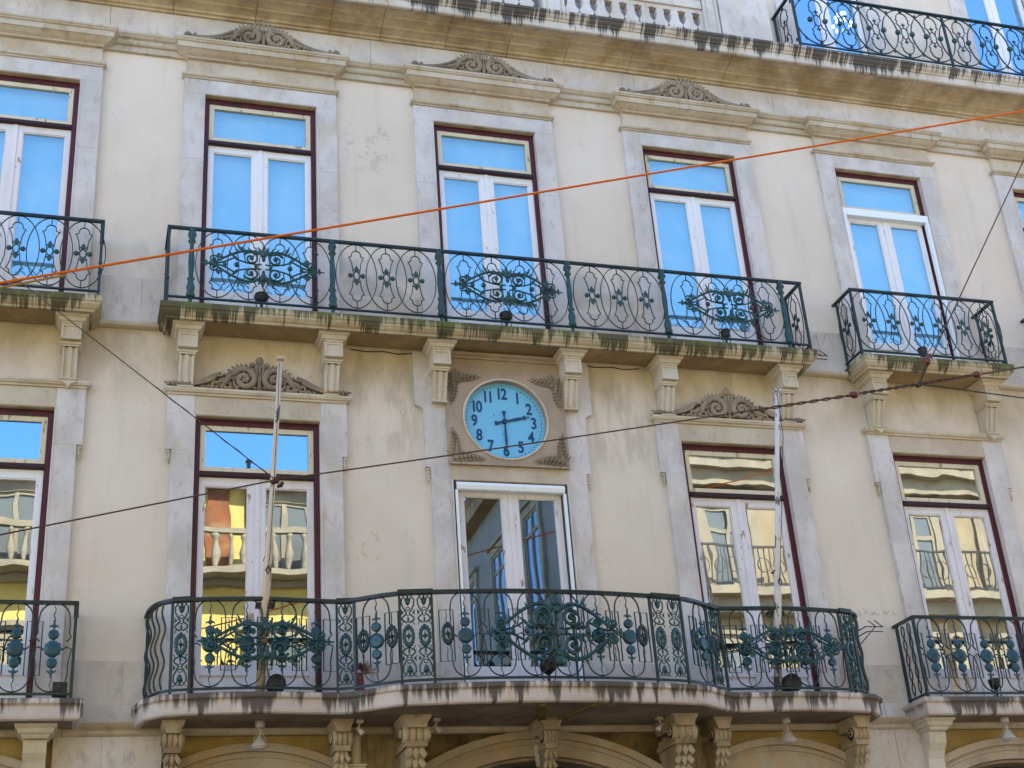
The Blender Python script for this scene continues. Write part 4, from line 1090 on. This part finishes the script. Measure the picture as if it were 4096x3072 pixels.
for s in (-1, 1):       # beams running back from the front of the slab to the small console
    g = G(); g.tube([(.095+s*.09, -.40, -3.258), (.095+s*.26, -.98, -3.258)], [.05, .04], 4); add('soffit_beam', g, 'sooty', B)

for x in (-6.25, -4.72, 4.56, 6.40):
    c = add('bracket', G().mould([(-.02, -3.385), (.0, -3.38), (.012, -3.365), (.018, -3.35), (.045, -3.335), (.055, -3.30), (.075, -3.285), (.08, -3.262), (0, -3.26)], x-.105, x+.105, .0, -.24), 'bracket', B)
    add('block', G().prism_x([(-.20, -3.384), (-.21, -3.42), (-.19, -3.50), (-.13, -3.58), (-.09, -3.66), (-.085, -4.0), (0, -4.0), (0, -3.384)], x-.10, x+.10), 'bracket', c)

p = add('downpipe', G().lathe([(.058, GZ), (.058, -3.64), (.058, -3.40), (.065, -3.38), (.05, -3.33)], (-1.80, -.10, 0), 14), 'pipe', B, smooth=True)
add('pipe_collar', G().box(-1.90, -1.70, -.20, 0, -3.66, -3.64).box(-1.885, -1.715, -.185, 0, -3.80, -3.661), 'pipe', p)

# ------------------------------------------------------------------ the clock
def clock():
    C = empty('wall_clock', (-.012, 0, .14), label='round light blue wall clock showing half past two in a carved square stone panel', category='clock')
    cx, cz = -.012, .135; R = .475
    g = G(); n = 64      # square panel with a round hole
    def sq(a):
        c, s = math.cos(a), math.sin(a); x0, x1, z0, z1 = -.672-cx, .672-cx, -.42-cz, .692-cz
        t = min([(x1 if c > 0 else x0)/c if abs(c) > 1e-6 else 9, (z1 if s > 0 else z0)/s if abs(s) > 1e-6 else 9])
        return cx+c*t, cz+s*t
    angs = sorted([2*PI*i/n for i in range(n)]+[math.atan2(z-cz, x-cx) % (2*PI) for x in (-.672, .672) for z in (-.42, .692)])
    m = len(angs)
    for y, f in ((-.03, 'o'), (-.03, 'i'), (.06, 'i')):
        for a in angs:
            x, z = sq(a) if f == 'o' else (cx+R*math.cos(a), cz+R*math.sin(a)); g.v.append((x, y, z))
    for i in range(m):
        j = (i+1) % m; g.f += [[i, j, m+j, m+i], [m+i, m+j, 2*m+j, 2*m+i]]
    g.box(-.685, .685, -.045, .0, -.432, -.412); g.box(-.69, -.672, -.036, .0, -.41, .69); g.box(.672, .69, -.036, .0, -.41, .69)
    add('stone_panel', g, 'cartouche', C)
    add('rim', G().tube([(cx+(R+.012)*math.cos(2*PI*i/64), -.034, cz+(R+.012)*math.sin(2*PI*i/64)) for i in range(64)], .014, 6, True), 'bracket', C, smooth=True)
    g = G(); g.lathe([(.50, 0), (.50, .01)], (cx, .045, cz), 64, 'y'); add('dial', g, 'dial', C)
    g = G()
    for k in range(60):
        a = 2*PI*k/60; r = .437; w = .0085 if k % 5 == 0 else .0065
        x, z = cx+r*math.cos(a), cz+r*math.sin(a); g.prism([(x+w*math.cos(q), z+w*math.sin(q)) for q in [2*PI*j/6 for j in range(6)]], .041, .0448)
    add('minute_marks', g, 'navy', C)
    for h in range(1, 13):
        cu = bpy.data.curves.new('numeral', 'FONT'); cu.body = str(h); cu.size = .185; cu.align_x = 'CENTER'; cu.align_y = 'CENTER'; cu.extrude = .002; cu.offset = .0042; cu.space_character = .82; cu.resolution_u = 3
        o = bpy.data.objects.new('numeral', cu); COL.objects.link(o); bpy.context.view_layer.update()
        me = bpy.data.meshes.new_from_object(o.evaluated_get(bpy.context.evaluated_depsgraph_get())); me.name = 'numeral'
        bpy.data.objects.remove(o); me.materials.clear(); me.materials.append(M['navy'])
        # centre on its own box, stand upright, narrow
        xs = [v.co.x for v in me.vertices]; ys = [v.co.y for v in me.vertices]; mx, my = (min(xs)+max(xs))/2, (min(ys)+max(ys))/2
        for v in me.vertices: v.co = Vector(((v.co.x-mx)*.80, -v.co.z, (v.co.y-my)*1.04))
        a = PI/2-2*PI*h/12; r = .345
        put('numeral', me, C, (cx+r*math.cos(a), .0415, cz+r*math.sin(a)))
    def hand(L, T, w, ang, y, tip):
        def rot(p): c, s = math.cos(ang), math.sin(ang); return (cx+p[0]*s+p[1]*c*1.0, cz+p[0]*c-p[1]*s)
        pts = [(0, w*.45), (.05, w*.5), (L*.55, w*.75), (L*.72, w*.35)]
        if tip: pts += [(L*.74, w*1.1), (L*.80, w*1.0), (L*.84, w*.4)]
        pts += [(L, .002)]
        poly = pts+[(a, -b) for a, b in pts[::-1]]+[(-T*.45, -w*.4), (-T, -w*1.15), (-T*1.02, w*1.15), (-T*.45, w*.4)]
        return G().prism([rot(p) for p in poly], y, y+.004)
    add('minute_hand', hand(.42, .125, .020, PI*.995, .022, False), 'navy', C); add('hour_hand', hand(.31, .115, .024, math.radians(76), .029, True), 'navy', C)
    add('hub', G().lathe([(.028, 0), (.032, .01), (.032, .03)], (cx, .012, cz), 14, 'y'), 'navy', C)
    add('winding_hole', G().lathe([(.007, 0), (.007, .004)], (cx-.115, .040, cz+.08), 8, 'y').lathe([(.006, 0), (.006, .004)], (cx-.02, .040, cz-.15), 8, 'y'), 'navy', C)
    # carved leaf sprays in the four corners
    def spray():
        g = G()
        for leg in (0, 1):
            def P(u, v): return (u, v) if leg == 0 else (v, u)
            for k in range(7):
                t = k/6; u = .05+.26*t; v = .035+.02*math.sin(t*3)
                x, z = P(u, v)
                for q in (-1, 1):
                    a = (0 if leg == 0 else PI/2); a += q*(.9-.3*t)*(1 if leg == 0 else -1)
                    g.leaf(x-.01, z, a, .095*(1.1-.6*t), .042, -.002, .022)
                g.ball((x, -.01, z), (.026*(1.2-.7*t), .018, .026*(1.2-.7*t)), 6, 4)
            x, z = P(.34, .05); g.leaf(x-.03, z-.01, 0 if leg == 0 else PI/2, .07, .022, -.002, .012)
        for k in range(4): g.leaf(.05, .05, PI/4+(k-1.5)*.45, .10, .04, -.006, .026)
        g.ball((.055, -.014, .055), (.03, .02, .03)); g.ball((.105, -.012, .105), (.022, .016, .022)); g.leaf(.02, .02, PI*1.25, .05, .03, -.004, .016)
        return g
    for sx, sz in ((1, 1), (-1, 1), (1, -1), (-1, -1)):
        g = spray(); x0 = -.655 if sx > 0 else .655; z0 = -.40 if sz > 0 else .672
        g.v = [(x0+sx*x*1.02, y*1.5-.03, z0+sz*z*1.02) for x, y, z in g.v]; add('leaf_spray', g, 'crest', C, smooth=True)
clock()

# ------------------------------------------------------------------ flagpoles
def flagpole(base, rail, top, mat, label):
    b, r, t = Vector(base), Vector(rail), Vector(top)
    F = empty('flagpole', base, label=label, category='flagpole')
    def pt(u): return tuple(b+(t-b)*u)
    add('pole', G().tube([pt(0), pt(.36), pt(.40), pt(.43), pt(.99)], [.045, .040, .038, .028, .024], 12, ref=(0, 1, .2)), mat, F, smooth=True)
    add('cap', G().box(t.x-.034, t.x+.034, t.y-.034, t.y+.034, t.z-.01, t.z+.012), mat, F)
    q = pt(.985); add('rope', G().tube([(q[0]-.012, q[1]-.03, q[2]), (q[0]-.025, q[1]-.03, q[2]-.5), (pt(.42)[0]+.01, pt(.42)[1]-.05, pt(.42)[2]), (pt(.36)[0], pt(.36)[1]-.055, pt(.36)[2])], .004, 4), 'black', F)
    q = pt(.36); add('cleat', G().tube([(q[0]-.0, q[1]-.06, q[2]+.04), (q[0]+.022, q[1]-.062, q[2]), (q[0], q[1]-.06, q[2]-.04), (q[0]-.022, q[1]-.062, q[2])], .008, 5, True).box(q[0]-.035, q[0]+.035, q[1]-.05, q[1]+.05, q[2]+.12, q[2]+.135), 'rust', F)
    add('clamp', G().box(r.x-.09, r.x+.09, r.y-.02, r.y+.07, r.z-.02, r.z+.02), 'black', F)
flagpole((-2.744, -.36, -3.045), (-2.72, -.55, -2.205), (-2.67, -1.20, .10), 'pole', 'cream flagpole with chipped paint in front of the first window left of the clock')
flagpole((2.634, -.36, -3.045), (2.66, -.55, -2.205), (2.74, -1.20, .11), 'pole2', 'white flagpole leaning out in front of the window right of the clock')

# ------------------------------------------------------------------ lamps under the slab and on the balconies
def bell_lamp(x, y, z, label):
    L = empty('spot_lamp', (x, y, z), label=label, category='lamp', group='bell shaped spot lamps under the first floor balconies')
    add('mount', G().lathe([(.045, 0), (.045, -.05), (.035, -.06)], (x, y, z), 12), 'lampm', L, smooth=True)
    add('stem', G().tube([(x-.015, y, z-.05), (x+.012, y, z-.10), (x-.008, y, z-.15)], .009, 5).tube([(x, y, z-.10), (x-.05, y, z-.15), (x-.055, y, z-.21)], .004, 4).tube([(x, y, z-.10), (x+.05, y, z-.15), (x+.055, y, z-.21)], .004, 4), 'lampm', L)
    add('shade', G().lathe([(.02, -.14), (.035, -.16), (.055, -.19), (.078, -.225), (.08, -.24), (.07, -.245)], (x, y, z), 16), 'lampm', L, smooth=True)
    add('bulb', G().lathe([(.066, -.246), (.05, -.256), (.01, -.262)], (x, y, z), 14), 'bulb', L, smooth=True)
bell_lamp(-2.735, -.33, -3.262, 'bell shaped spot lamp under the curved balcony, below the yellow reflecting window')
bell_lamp(2.70, -.33, -3.262, 'bell shaped spot lamp under the curved balcony, right of the central arch')
bell_lamp(5.37, -.30, -3.262, 'bell shaped spot lamp under the short right hand balcony')
def small_spot(x, y, z, label, s=1):
    L = empty('small_spot', (x, y, z), label=label, category='lamp', group='small spots beside the scroll consoles')
    add('mount', G().box(x-.035, x+.035, y-.03, y+.03, z-.03, z), 'lampm', L)
    add('stem', G().tube([(x, y, z-.03), (x-.01*s, y, z-.08)], .010, 5), 'lampm', L)
    add('head', G().tube([(x-.03*s, y, z-.07), (x+.005*s, y, z-.10), (x+.03*s, y-.01, z-.135)], [.016, .026, .032], 10), 'bulb', L, smooth=True)
small_spot(-1.80, -.35, -3.262, 'small twin spot beside the cream downpipe'); small_spot(-1.06, -.40, -3.262, 'small spot left under the bulging balcony centre'); small_spot(1.25, -.40, -3.262, 'small spot right under the bulging balcony centre', -1)

def bowl_light(x, y, zb, label, r=.075, group='dark floodlights behind the balcony railings'):
    L = empty('floodlight', (x, y, zb), label=label, category='floodlight', group=group)
    add('foot', G().lathe([(.03, 0), (.022, .02), (.016, .03), (.016, .12)], (x, y, zb), 8), 'black', L)
    add('bowl', G().lathe([(.02, .11), (r*.8, .15), (r, .21), (r*.95, .225), (r*.6, .235)], (x, y, zb), 14), 'black', L, smooth=True)
    for s in (-1, 1): add('bracket', G().tube([(x+s*r, y, zb+.20), (x+s*r*.7, y-.01, zb+.06), (x+s*.02, y, zb+.01)], .006, 4), 'black', L)
bowl_light(-2.75, -.30, 1.10, 'dark bowl floodlight on the upper balcony, under the leftmost scrolled medallion')
bowl_light(-.01, -.30, 1.10, 'dark bowl floodlight on the upper balcony above the clock')
bowl_light(2.70, -.30, 1.10, 'dark bowl floodlight on the upper balcony under the rightmost scrolled medallion', .06)
bowl_light(5.40, -.25, 1.10, 'dark floodlight on the short upper balcony at the right', .06)
bowl_light(-.02, -.80, -3.045, 'dark bowl floodlight behind the big central medallion of the curved balcony', .085)
bowl_light(5.42, -.2, -3.045, 'dark lamp bowl standing behind the short lower right railing', .07)
def box_light(x, y, zb, w, h, label, round_=False):
    if round_:
        L = empty('floodlight', (x, y, zb), label=label, category='floodlight', group='dark floodlights behind the balcony railings')
        add('drum', G().lathe([(h*.42, -.06), (h*.5, -.05), (h*.5, .06), (h*.3, .08)], (x, y, zb+h*.6), 16, 'y'), 'black', L, smooth=True)
        add('foot', G().box(x-.03, x+.03, y-.03, y+.03, zb, zb+h*.2), 'black', L)
    else:
        L = empty('floodlight', (x, y, zb), label=label, category='floodlight', group='dark floodlights behind the balcony railings')
        add('housing', G().prism_x([(y-.05, zb+.03), (y-.06, zb+h*.8), (y-.02, zb+h), (y+.06, zb+h*.95), (y+.06, zb+.03)], x-w/2, x+w/2), 'black', L)
        add('foot', G().box(x-w*.3, x+w*.3, y-.03, y+.03, zb, zb+.035), 'black', L)
box_light(-4.54, -.24, -3.045, .13, .17, 'black box floodlight in the corner of the left short balcony')
box_light(-2.60, -.42, -3.045, .10, .18, 'dark round floodlight beside the foot of the cream flagpole', True)
box_light(2.78, -.42, -3.045, .13, .20, 'dark drum floodlight beside the foot of the white flagpole', True)

# ------------------------------------------------------------------ things left on the balconies
def odds():
    P = empty('perforated_board', (4.93, -.22, -3.04), label='cream perforated board leaning inside the short lower right railing', category='board')
    t, b = Vector((4.845, -.30, -2.21)), Vector((4.95, -.16, -3.03))
    u = (t-b).normalized(); s = Vector((1, 0, .0)); s = (s-u*s.dot(u)).normalized(); n = s.cross(u)
    def bd(w, th, L, org, g):
        k = len(g.v)
        for a in (-w/2, w/2):
            for c in (-th/2, th/2):
                for d in (0, L): g.v.append(tuple(org+s*a+n*c+u*d))
        for q in ((0, 1, 3, 2), (4, 6, 7, 5), (0, 4, 5, 1), (2, 3, 7, 6), (0, 2, 6, 4), (1, 5, 7, 3)): g.f.append([k+i for i in q])
        return g
    add('board', bd(.10, .012, (t-b).length, b, G()), 'board', P)
    g = G()
    for r in range(9):
        for c in range(4):
            o = b+u*((t-b).length*(.06+.105*r))+s*(-.034+.0225*c)
            for fr in (-1,): bd(.010, .016, .012, o, g)
    add('perforations', g, 'black', P)
    L = empty('wood_lath', (5.08, -.18, -3.0), label='narrow raw wood lath leaning against the perforated board', category='lath')
    add('lath', G().tube([(4.93, -.33, -2.60), (5.14, -.14, -2.93)], .015, 4), 'wood', L)
    add('lath', G().tube([(4.98, -.2, -3.02), (5.16, -.1, -2.95)], .009, 4), 'wood', L)
    V = empty('vase', (-1.775, -.33, -3.045), label='dark red vase with magenta flower and dry grass behind the railing left of centre', category='vase')
    add('body', G().lathe([(.035, 0), (.04, .03), (.036, .15), (.03, .22), (.034, .24)], (-1.775, -.33, -3.045), 14), 'red', V, smooth=True)
    g = G(); R = random.Random(5)
    for k in range(60):
        a = R.uniform(0, 2*PI); e = R.uniform(-.4, 1.3); r = .05; x = -1.785+r*math.cos(a)*math.cos(e); z = -2.765+r*.7*math.sin(e)
        g.leaf(x, z, R.uniform(0, 2*PI), .035, .022, -.33+r*math.sin(a)*math.cos(e), .01)
    add('flower', g, 'magenta', V)
    g = G()
    for k in range(70):
        a = R.uniform(-.2, 1.5); L_ = R.uniform(.08, .15); g.tube([(-1.76, -.33, -2.80), (-1.76+L_*math.cos(a), -.33+R.uniform(-.04, .04), -2.80+L_*math.sin(a))], [.003, .0015], 3)
    add('dry_grass', g, 'straw', V)
    # folding drying racks fixed to the wall
    for x, z, lab in ((3.80, 1.09, 'rusty folding rack arms beside the right end of the upper long balcony'), (3.86, -2.26, 'rusty folding rack arms beside the right end of the curved balcony')):
        K = empty('drying_rack', (x, YW, z), label=lab, category='rack', group='drying rack arms on the wall')
        y = -.30
        add('arm', G().tube([(x, YW, z), (x+.0, y, z), (x+.22, y, z)], .007, 4), 'rust', K)
        add('arm', G().tube([(x, YW, z-.06), (x+.0, y-.02, z-.06), (x+.19, y-.02, z-.06)], .007, 4), 'rust', K)
        add('strut', G().tube([(x-.02, YW, z+.25) if z > 0 else (x-.02, YW, z-.22), (x+.12, y, z)], .006, 4), 'rust', K)
        add('pin', G().tube([(x+.13, y, z+.0), (x+.06, y+.02, z+.07)], .006, 4).tube([(x+.21, y, z+.0), (x+.13, y+.02, z+.08)], .006, 4), 'rust', K)
    for x, z in ((-1.35, .93), (1.35, .93)):
        c = empty('loose_cable', (x, YW, z), label='thin loose black cable sagging under the upper balcony, %s of the clock' % ('left' if x < 0 else 'right'), category='cable')
        add('cable', G().tube([(x-.38, .05, z-.01), (x-.2, .045, z-.03), (x, .045, z-.015), (x+.16, .045, z-.035), (x+.34, .045, z-.01)], .006, 4), 'black', c)
odds()

# ------------------------------------------------------------------ wires over the street
def ext(a, b, t0, t1):
    a, b = Vector(a), Vector(b); return tuple(a+(b-a)*t0), tuple(a+(b-a)*t1)
def wires():
    a, b = ext((-5.032, -5, -1.426), (3.555, -5, 1.185), -.9, 1.9)
    O = empty('orange_cable', a, label='thick orange cable rising across the whole facade from left to right', category='cable')
    add('cable', G().tube([a, b], .0092, 7), 'orange', O, smooth=True)
    n1, n2 = (-3.222, -5, -2.742), (1.82, -5, -1.702)
    W = empty('span_wire', n1, label='thin brown span wire crossing in front of the clock face', category='wire')
    def seg(p, q, r=.0055, sag=0., nm='wire'):
        p, q = Vector(p), Vector(q); k = 10; pts = [tuple(p+(q-p)*(i/k)-Vector((0, 0, sag*4*(i/k)*(1-i/k)))) for i in range(k+1)]
        return add(nm, G().tube(pts, r, 5), 'wire', W, smooth=True)
    seg(ext((-4.888, -5, -3.176), n1, -5, 1)[0], n1); seg(n1, n2, .0055, .012); seg(n2, ext(n2, (2.848, -5, -1.476), 0, 7)[1], .0075)
    def knot(c, r, nm, m):
        g = G(); R = random.Random(2)
        for k in range(5): g.ball((c[0]+R.uniform(-.5, .5)*r, c[1], c[2]+R.uniform(-.5, .5)*r), (r*.6, r*.6, r*.55), 6, 4)
        add(nm, g, m, W, smooth=True)
    knot(n1, .035, 'clamp', 'rust'); knot((-3.19, -5, -2.775), .024, 'clamp', 'rust'); knot(n2, .032, 'clamp', 'black')
    # twisted thicker lashings either side of the right hand joint, with strain insulators
    def lash(p, q):
        p, q = Vector(p), Vector(q); k = 26
        for ph in (0, PI):
            pts = [tuple(p+(q-p)*(i/k)+Vector((0, .010*math.cos(ph+i*.9), .010*math.sin(ph+i*.9)))) for i in range(k+1)]
            add('lashing', G().tube(pts, .0055, 4), 'wire', W)
    lash((.35, -5, -2.02), (1.17, -5, -1.845)); lash((1.27, -5, -1.82), n2); lash(n2, (2.33, -5, -1.588))
    for c in ((1.22, -5, -1.832), (2.38, -5, -1.578)):
        g = G(); g.ball(c, (.045, .03, .03), 8, 6); g.ball((c[0]+.04, c[1], c[2]+.01), (.02, .02, .02), 6, 4); add('insulator', g, 'ceramic', W, smooth=True)
    D = empty('diagonal_wire', (-5.04, -5, -1.3), label='thin wire slanting down from the left edge to the rusty span wire clamp', category='wire')
    pts = [ext((-5.043, -5, -1.299), n1, -2.5, 1)[0], n1]; add('wire', G().tube(pts, .004, 5), 'wire_grey', D, smooth=True)
    g = G(); p, q = Vector(ext((-5.043, -5, -1.299), n1, .55, .97)[0]), Vector(n1)
    g.tube([tuple(p+(q-p)*(i/30)+Vector((0, .005*math.cos(i), .005*math.sin(i)))) for i in range(31)], .003, 4); add('lashing', g, 'wire_grey', D)
    U = empty('steep_wire', n2, label='thin dark wire rising steeply to the right edge from the joint of the span wire', category='wire')
    e = ext(n2, (3.409, -5, .634), 0, 3)[1]; add('wire', G().tube([n2, e], .0055, 5), 'wire', U, smooth=True)
    g = G(); c = (1.945, -5, -1.485); g.ball(c, (.032, .03, .042), 8, 6); g.ball((1.975, -5, -1.44), (.02, .02, .02), 6, 4); add('insulator', g, 'ceramic', U, smooth=True)
    p, q = Vector(n2), Vector(c); 
    for ph in (0, PI): add('lashing', G().tube([tuple(p+(q-p)*(i/12)+Vector((.008*math.cos(ph+i), 0, .008*math.sin(ph+i)))) for i in range(13)], .005, 4), 'wire', U)
    E = empty('side_wire', n2, label='thin dark wire leaving the joint nearly level towards the right edge', category='wire')
    add('wire', G().tube([n2, ext(n2, (2.772, -5, -1.761), 0, 8)[1]], .0055, 5), 'black', E, smooth=True)
    Y = empty('yellow_strand', (-5.03, -5, -1.46), label='short rusty yellow strand joining the orange cable at the left edge', category='wire')
    add('wire', G().tube([ext((-5.03, -5, -1.462), (-4.62, -5, -1.325), -3, 1)[0], (-4.62, -5, -1.325)], .009, 5), 'ceramic_y', Y, smooth=True)
M['ceramic'] = NT('brown_insulator').finish((.11, .022, .012), .3, spec=.5)
M['ceramic_y'] = NT('yellow_strand').finish((.30, .17, .03), .5)
wires()

# ------------------------------------------------------------------ the other side of the street (seen in the panes)
def far_window(par, x, y, z0, z1, w, face=1, arched=False, rail=True, glass='glass_far', along='x'):
    """surround, frame, panes on a wall facing +y (along x) or -x (along y)"""
    def T(g):
        if along == 'y': g.v = [(x-(b), y+(a-x), c) for a, b, c in [(p[0], p[1]-y, p[2]) for p in g.v]]
        return g
    h = w/2
    s = G(); s.box(x-h-.22, x-h, y, y+.10, z0, z1+.25); s.box(x+h, x+h+.22, y, y+.10, z0, z1+.25); s.box(x-h, x+h, y+.001, y+.10, z1, z1+.249); s.box(x-h-.3, x+h+.3, y, y+.18, z1+.25, z1+.36)
    o = add('window', T(s), 'opp_trim', par)
    f = G(); f.box(x-h, x-h+.08, y, y+.06, z0, z1); f.box(x+h-.08, x+h, y, y+.06, z0, z1); f.box(x-.05, x+.05, y, y+.07, z0, z1); f.box(x-h+.08, x+h-.08, y+.001, y+.06, z1-.65, z1-.56); f.box(x-h+.08, x+h-.08, y+.001, y+.06, z1-.08, z1)
    add('frame', T(f), 'opp_trim', o)
    add('pane', T(G().box(x-h, x+h, y+.01, y+.03, z0, z1)), glass, o)
    return o
M['glass_far'] = NT('far_pane').finish((.11, .13, .14), .15, spec=.5)
M['glass_blue'] = NT('far_pane_blue').finish((.03, .12, .30), .06, spec=1.0)
def far_rail(par, x0, x1, y, z, along='x', xw=0.):
    g = G()
    g.box(x0, x1, y-.02, y+.02, z+.95, z+1.0); g.box(x0, x1, y-.015, y+.015, z+.06, z+.09)
    n = int((x1-x0)/.13)
    for k in range(n+1): xx = x0+(x1-x0)*k/n; g.box(xx-.01, xx+.01, y-.01, y+.01, z+.06, z+.95)
    for k in range(n//3):
        xx = x0+(x1-x0)*(k+.5)/(n//3); g.tube([(xx+.15*math.cos(2*PI*i/10), y, z+.5+.2*math.sin(2*PI*i/10)) for i in range(10)], .012, 4, True)
    if along == 'y': g.v = [(xw-(b), a, c) for a, b, c in g.v]
    return add('balcony_railing', g, 'black', par)
def opposite():
    FY = -15.0
    # yellow house with a balustraded attic
    Y = empty('yellow_house', (-4.5, FY, GZ), label='yellow house with white balustrade across the street, seen mirrored in the lower left windows', category='building')
    add('wall', G().box(-16, 2.6, FY-9, FY, GZ, 5.3), 'opp_yellow', Y)
    add('ledge', G().box(-16.1, 2.75, FY, FY+.62, 3.20, 3.34).box(-16.1, 2.7, FY, FY+.16, 3.05, 3.19), 'opp_trim', Y)
    add('eaves', G().box(-16.1, 2.75, FY-9, FY+.35, 5.301, 5.49), 'opp_trim', Y)
    add('balustrade_rail', G().box(-16.1, 2.75, FY+.46, FY+.60, 4.10, 4.20), 'opp_trim', Y)
    def bal(): return G().lathe([(.07, 0), (.05, .06), (.085, .2), (.09, .3), (.045, .5), (.04, .62), (.07, .68), (.06, .76)], (0, 0, 0), 8)
    me = bal().mesh('baluster', M['opp_trim'], True)
    for k in range(60): put('baluster', me, Y, (-15.8+.31*k, FY+.53, 3.34))
    for x in (-14.5, -11.6, -8.7, -5.8, -3.15, -.35):
        far_window(Y, x, FY, 3.36, 5.0, 1.15); far_window(Y, x, FY, -.9, 1.9, 1.25); far_window(Y, x, FY, -5.2, -2.4, 1.25)
        add('tile_panel', G().box(x+1.15, x+1.65, FY+.001, FY+.05, 3.36, 5.3), 'opp_roof', Y)
    add('roof', G().prism_x([(FY+.3, 5.50), (FY-1.4, 5.75), (FY-7.5, 5.75), (FY-9, 5.50)], -16, 2.6), 'opp_roof', Y)
    for x in (-10, -3.4): add('chimney', G().box(x-.2, x+.2, FY-1.3, FY-.9, 5.6, 6.5), 'opp_cream', Y)
    # grey house down the side street
    S = empty('grey_house', (8.0, FY-12, GZ), label='grey house down the side street, seen mirrored in the door under the clock', category='building')
    XW = 7.6
    add('wall', G().box(XW, XW+.0+1.2, FY-34, FY-1.0, GZ, 9.2).box(XW+1.2, XW+9, FY-34, FY-8, GZ, 9.2), 'opp_grey', S)
    add('eaves', G().box(XW-.5, XW+9.2, FY-34, FY-1.0, 9.2, 9.6), 'opp_brown', S)
    add('roof', G().box(XW+.5, XW+8, FY-33, FY-2, 9.61, 11.4), 'opp_roof', S)
    add('ledge', G().box(XW-.65, XW, FY-34, FY-1.0, .55, .80).box(XW-.4, XW, FY-34, FY-1.0, .25, .549), 'opp_brown', S)
    for k in range(8):
        yy = FY-3.2-3.4*k
        for z0, z1 in ((4.9, 7.6), (.85, 3.7), (-3.6, -1.0)): far_window(S, XW, yy, z0, z1, 1.3, glass='glass_blue', along='y')
    far_rail(S, FY-33, FY-1.2, 0.6, .80, 'y', XW)
    # cream house to the right
    R = empty('cream_house', (17, FY, GZ), label='pale cream house with iron balconies across the street, seen mirrored in the right hand windows', category='building')
    add('wall', G().box(8.9, 32, FY-7.5, FY, GZ, 8.7), 'opp_cream', R)
    add('eaves', G().box(8.8, 32, FY-7.5, FY+.4, 8.701, 9.0), 'opp_trim', R)
    add('ledge', G().box(8.85, 32, FY, FY+.7, 2.95, 3.15).box(8.85, 32, FY, FY+.4, 2.6, 2.949), 'opp_trim', R)
    add('ledge', G().box(8.85, 32, FY, FY+.6, 6.15, 6.35).box(8.85, 32, FY, FY+.35, 5.75, 6.149), 'opp_trim', R)
    for k in range(9):
        x = 10.2+2.55*k
        far_window(R, x, FY, 3.17, 5.3, 1.15); far_window(R, x, FY, -.6, 1.9, 1.15); far_window(R, x, FY, -4.6, -2.2, 1.2); far_window(R, x, FY, 6.37, 8.2, 1.1)
    far_rail(R, 8.95, 31.9, FY+.65, 3.15); far_rail(R, 8.95, 31.9, FY+.55, 6.35)
    add('roof', G().prism_x([(FY+.2, 9.0), (FY-1.6, 10.2), (FY-6, 10.2), (FY-7.5, 9.0)], 8.9, 32), 'opp_roof', R)
opposite()

# a lit chandelier behind the glass of the top right window
def chandelier():
    t = NT('lit_bulb'); e = t.n.new('ShaderNodeEmission'); e.inputs[0].default_value = (1, .78, .35, 1); e.inputs[1].default_value = 9
    t.l.new(e.outputs[0], t.out.inputs[0]); M['lit'] = t.m
    c = (5.84, .55, 7.22)
    K = empty('chandelier', (c[0], c[1], 7.9), label='lit chandelier glinting behind the top storey window at the upper right', category='chandelier')
    g = G(); g.tube([(c[0], c[1], 8.2), (c[0], c[1], 7.0)], .012, 5)
    R = random.Random(4)
    for k in range(14):
        a = 2*PI*k/7; r = .07 if k < 7 else .13; z = c[2]+(.10 if k < 7 else -.07)
        p = (c[0]+r*math.cos(a), c[1]+r*math.sin(a), z+R.uniform(-.02, .02))
        g.tube([(c[0], c[1], z), (c[0]+r*.6*math.cos(a), c[1]+r*.6*math.sin(a), z-.05), p], .006, 4)
        add('bulb', G().ball(p, (.020, .020, .032), 8, 5), 'lit', K, smooth=True)
    add('arms', g, 'black', K)
chandelier()
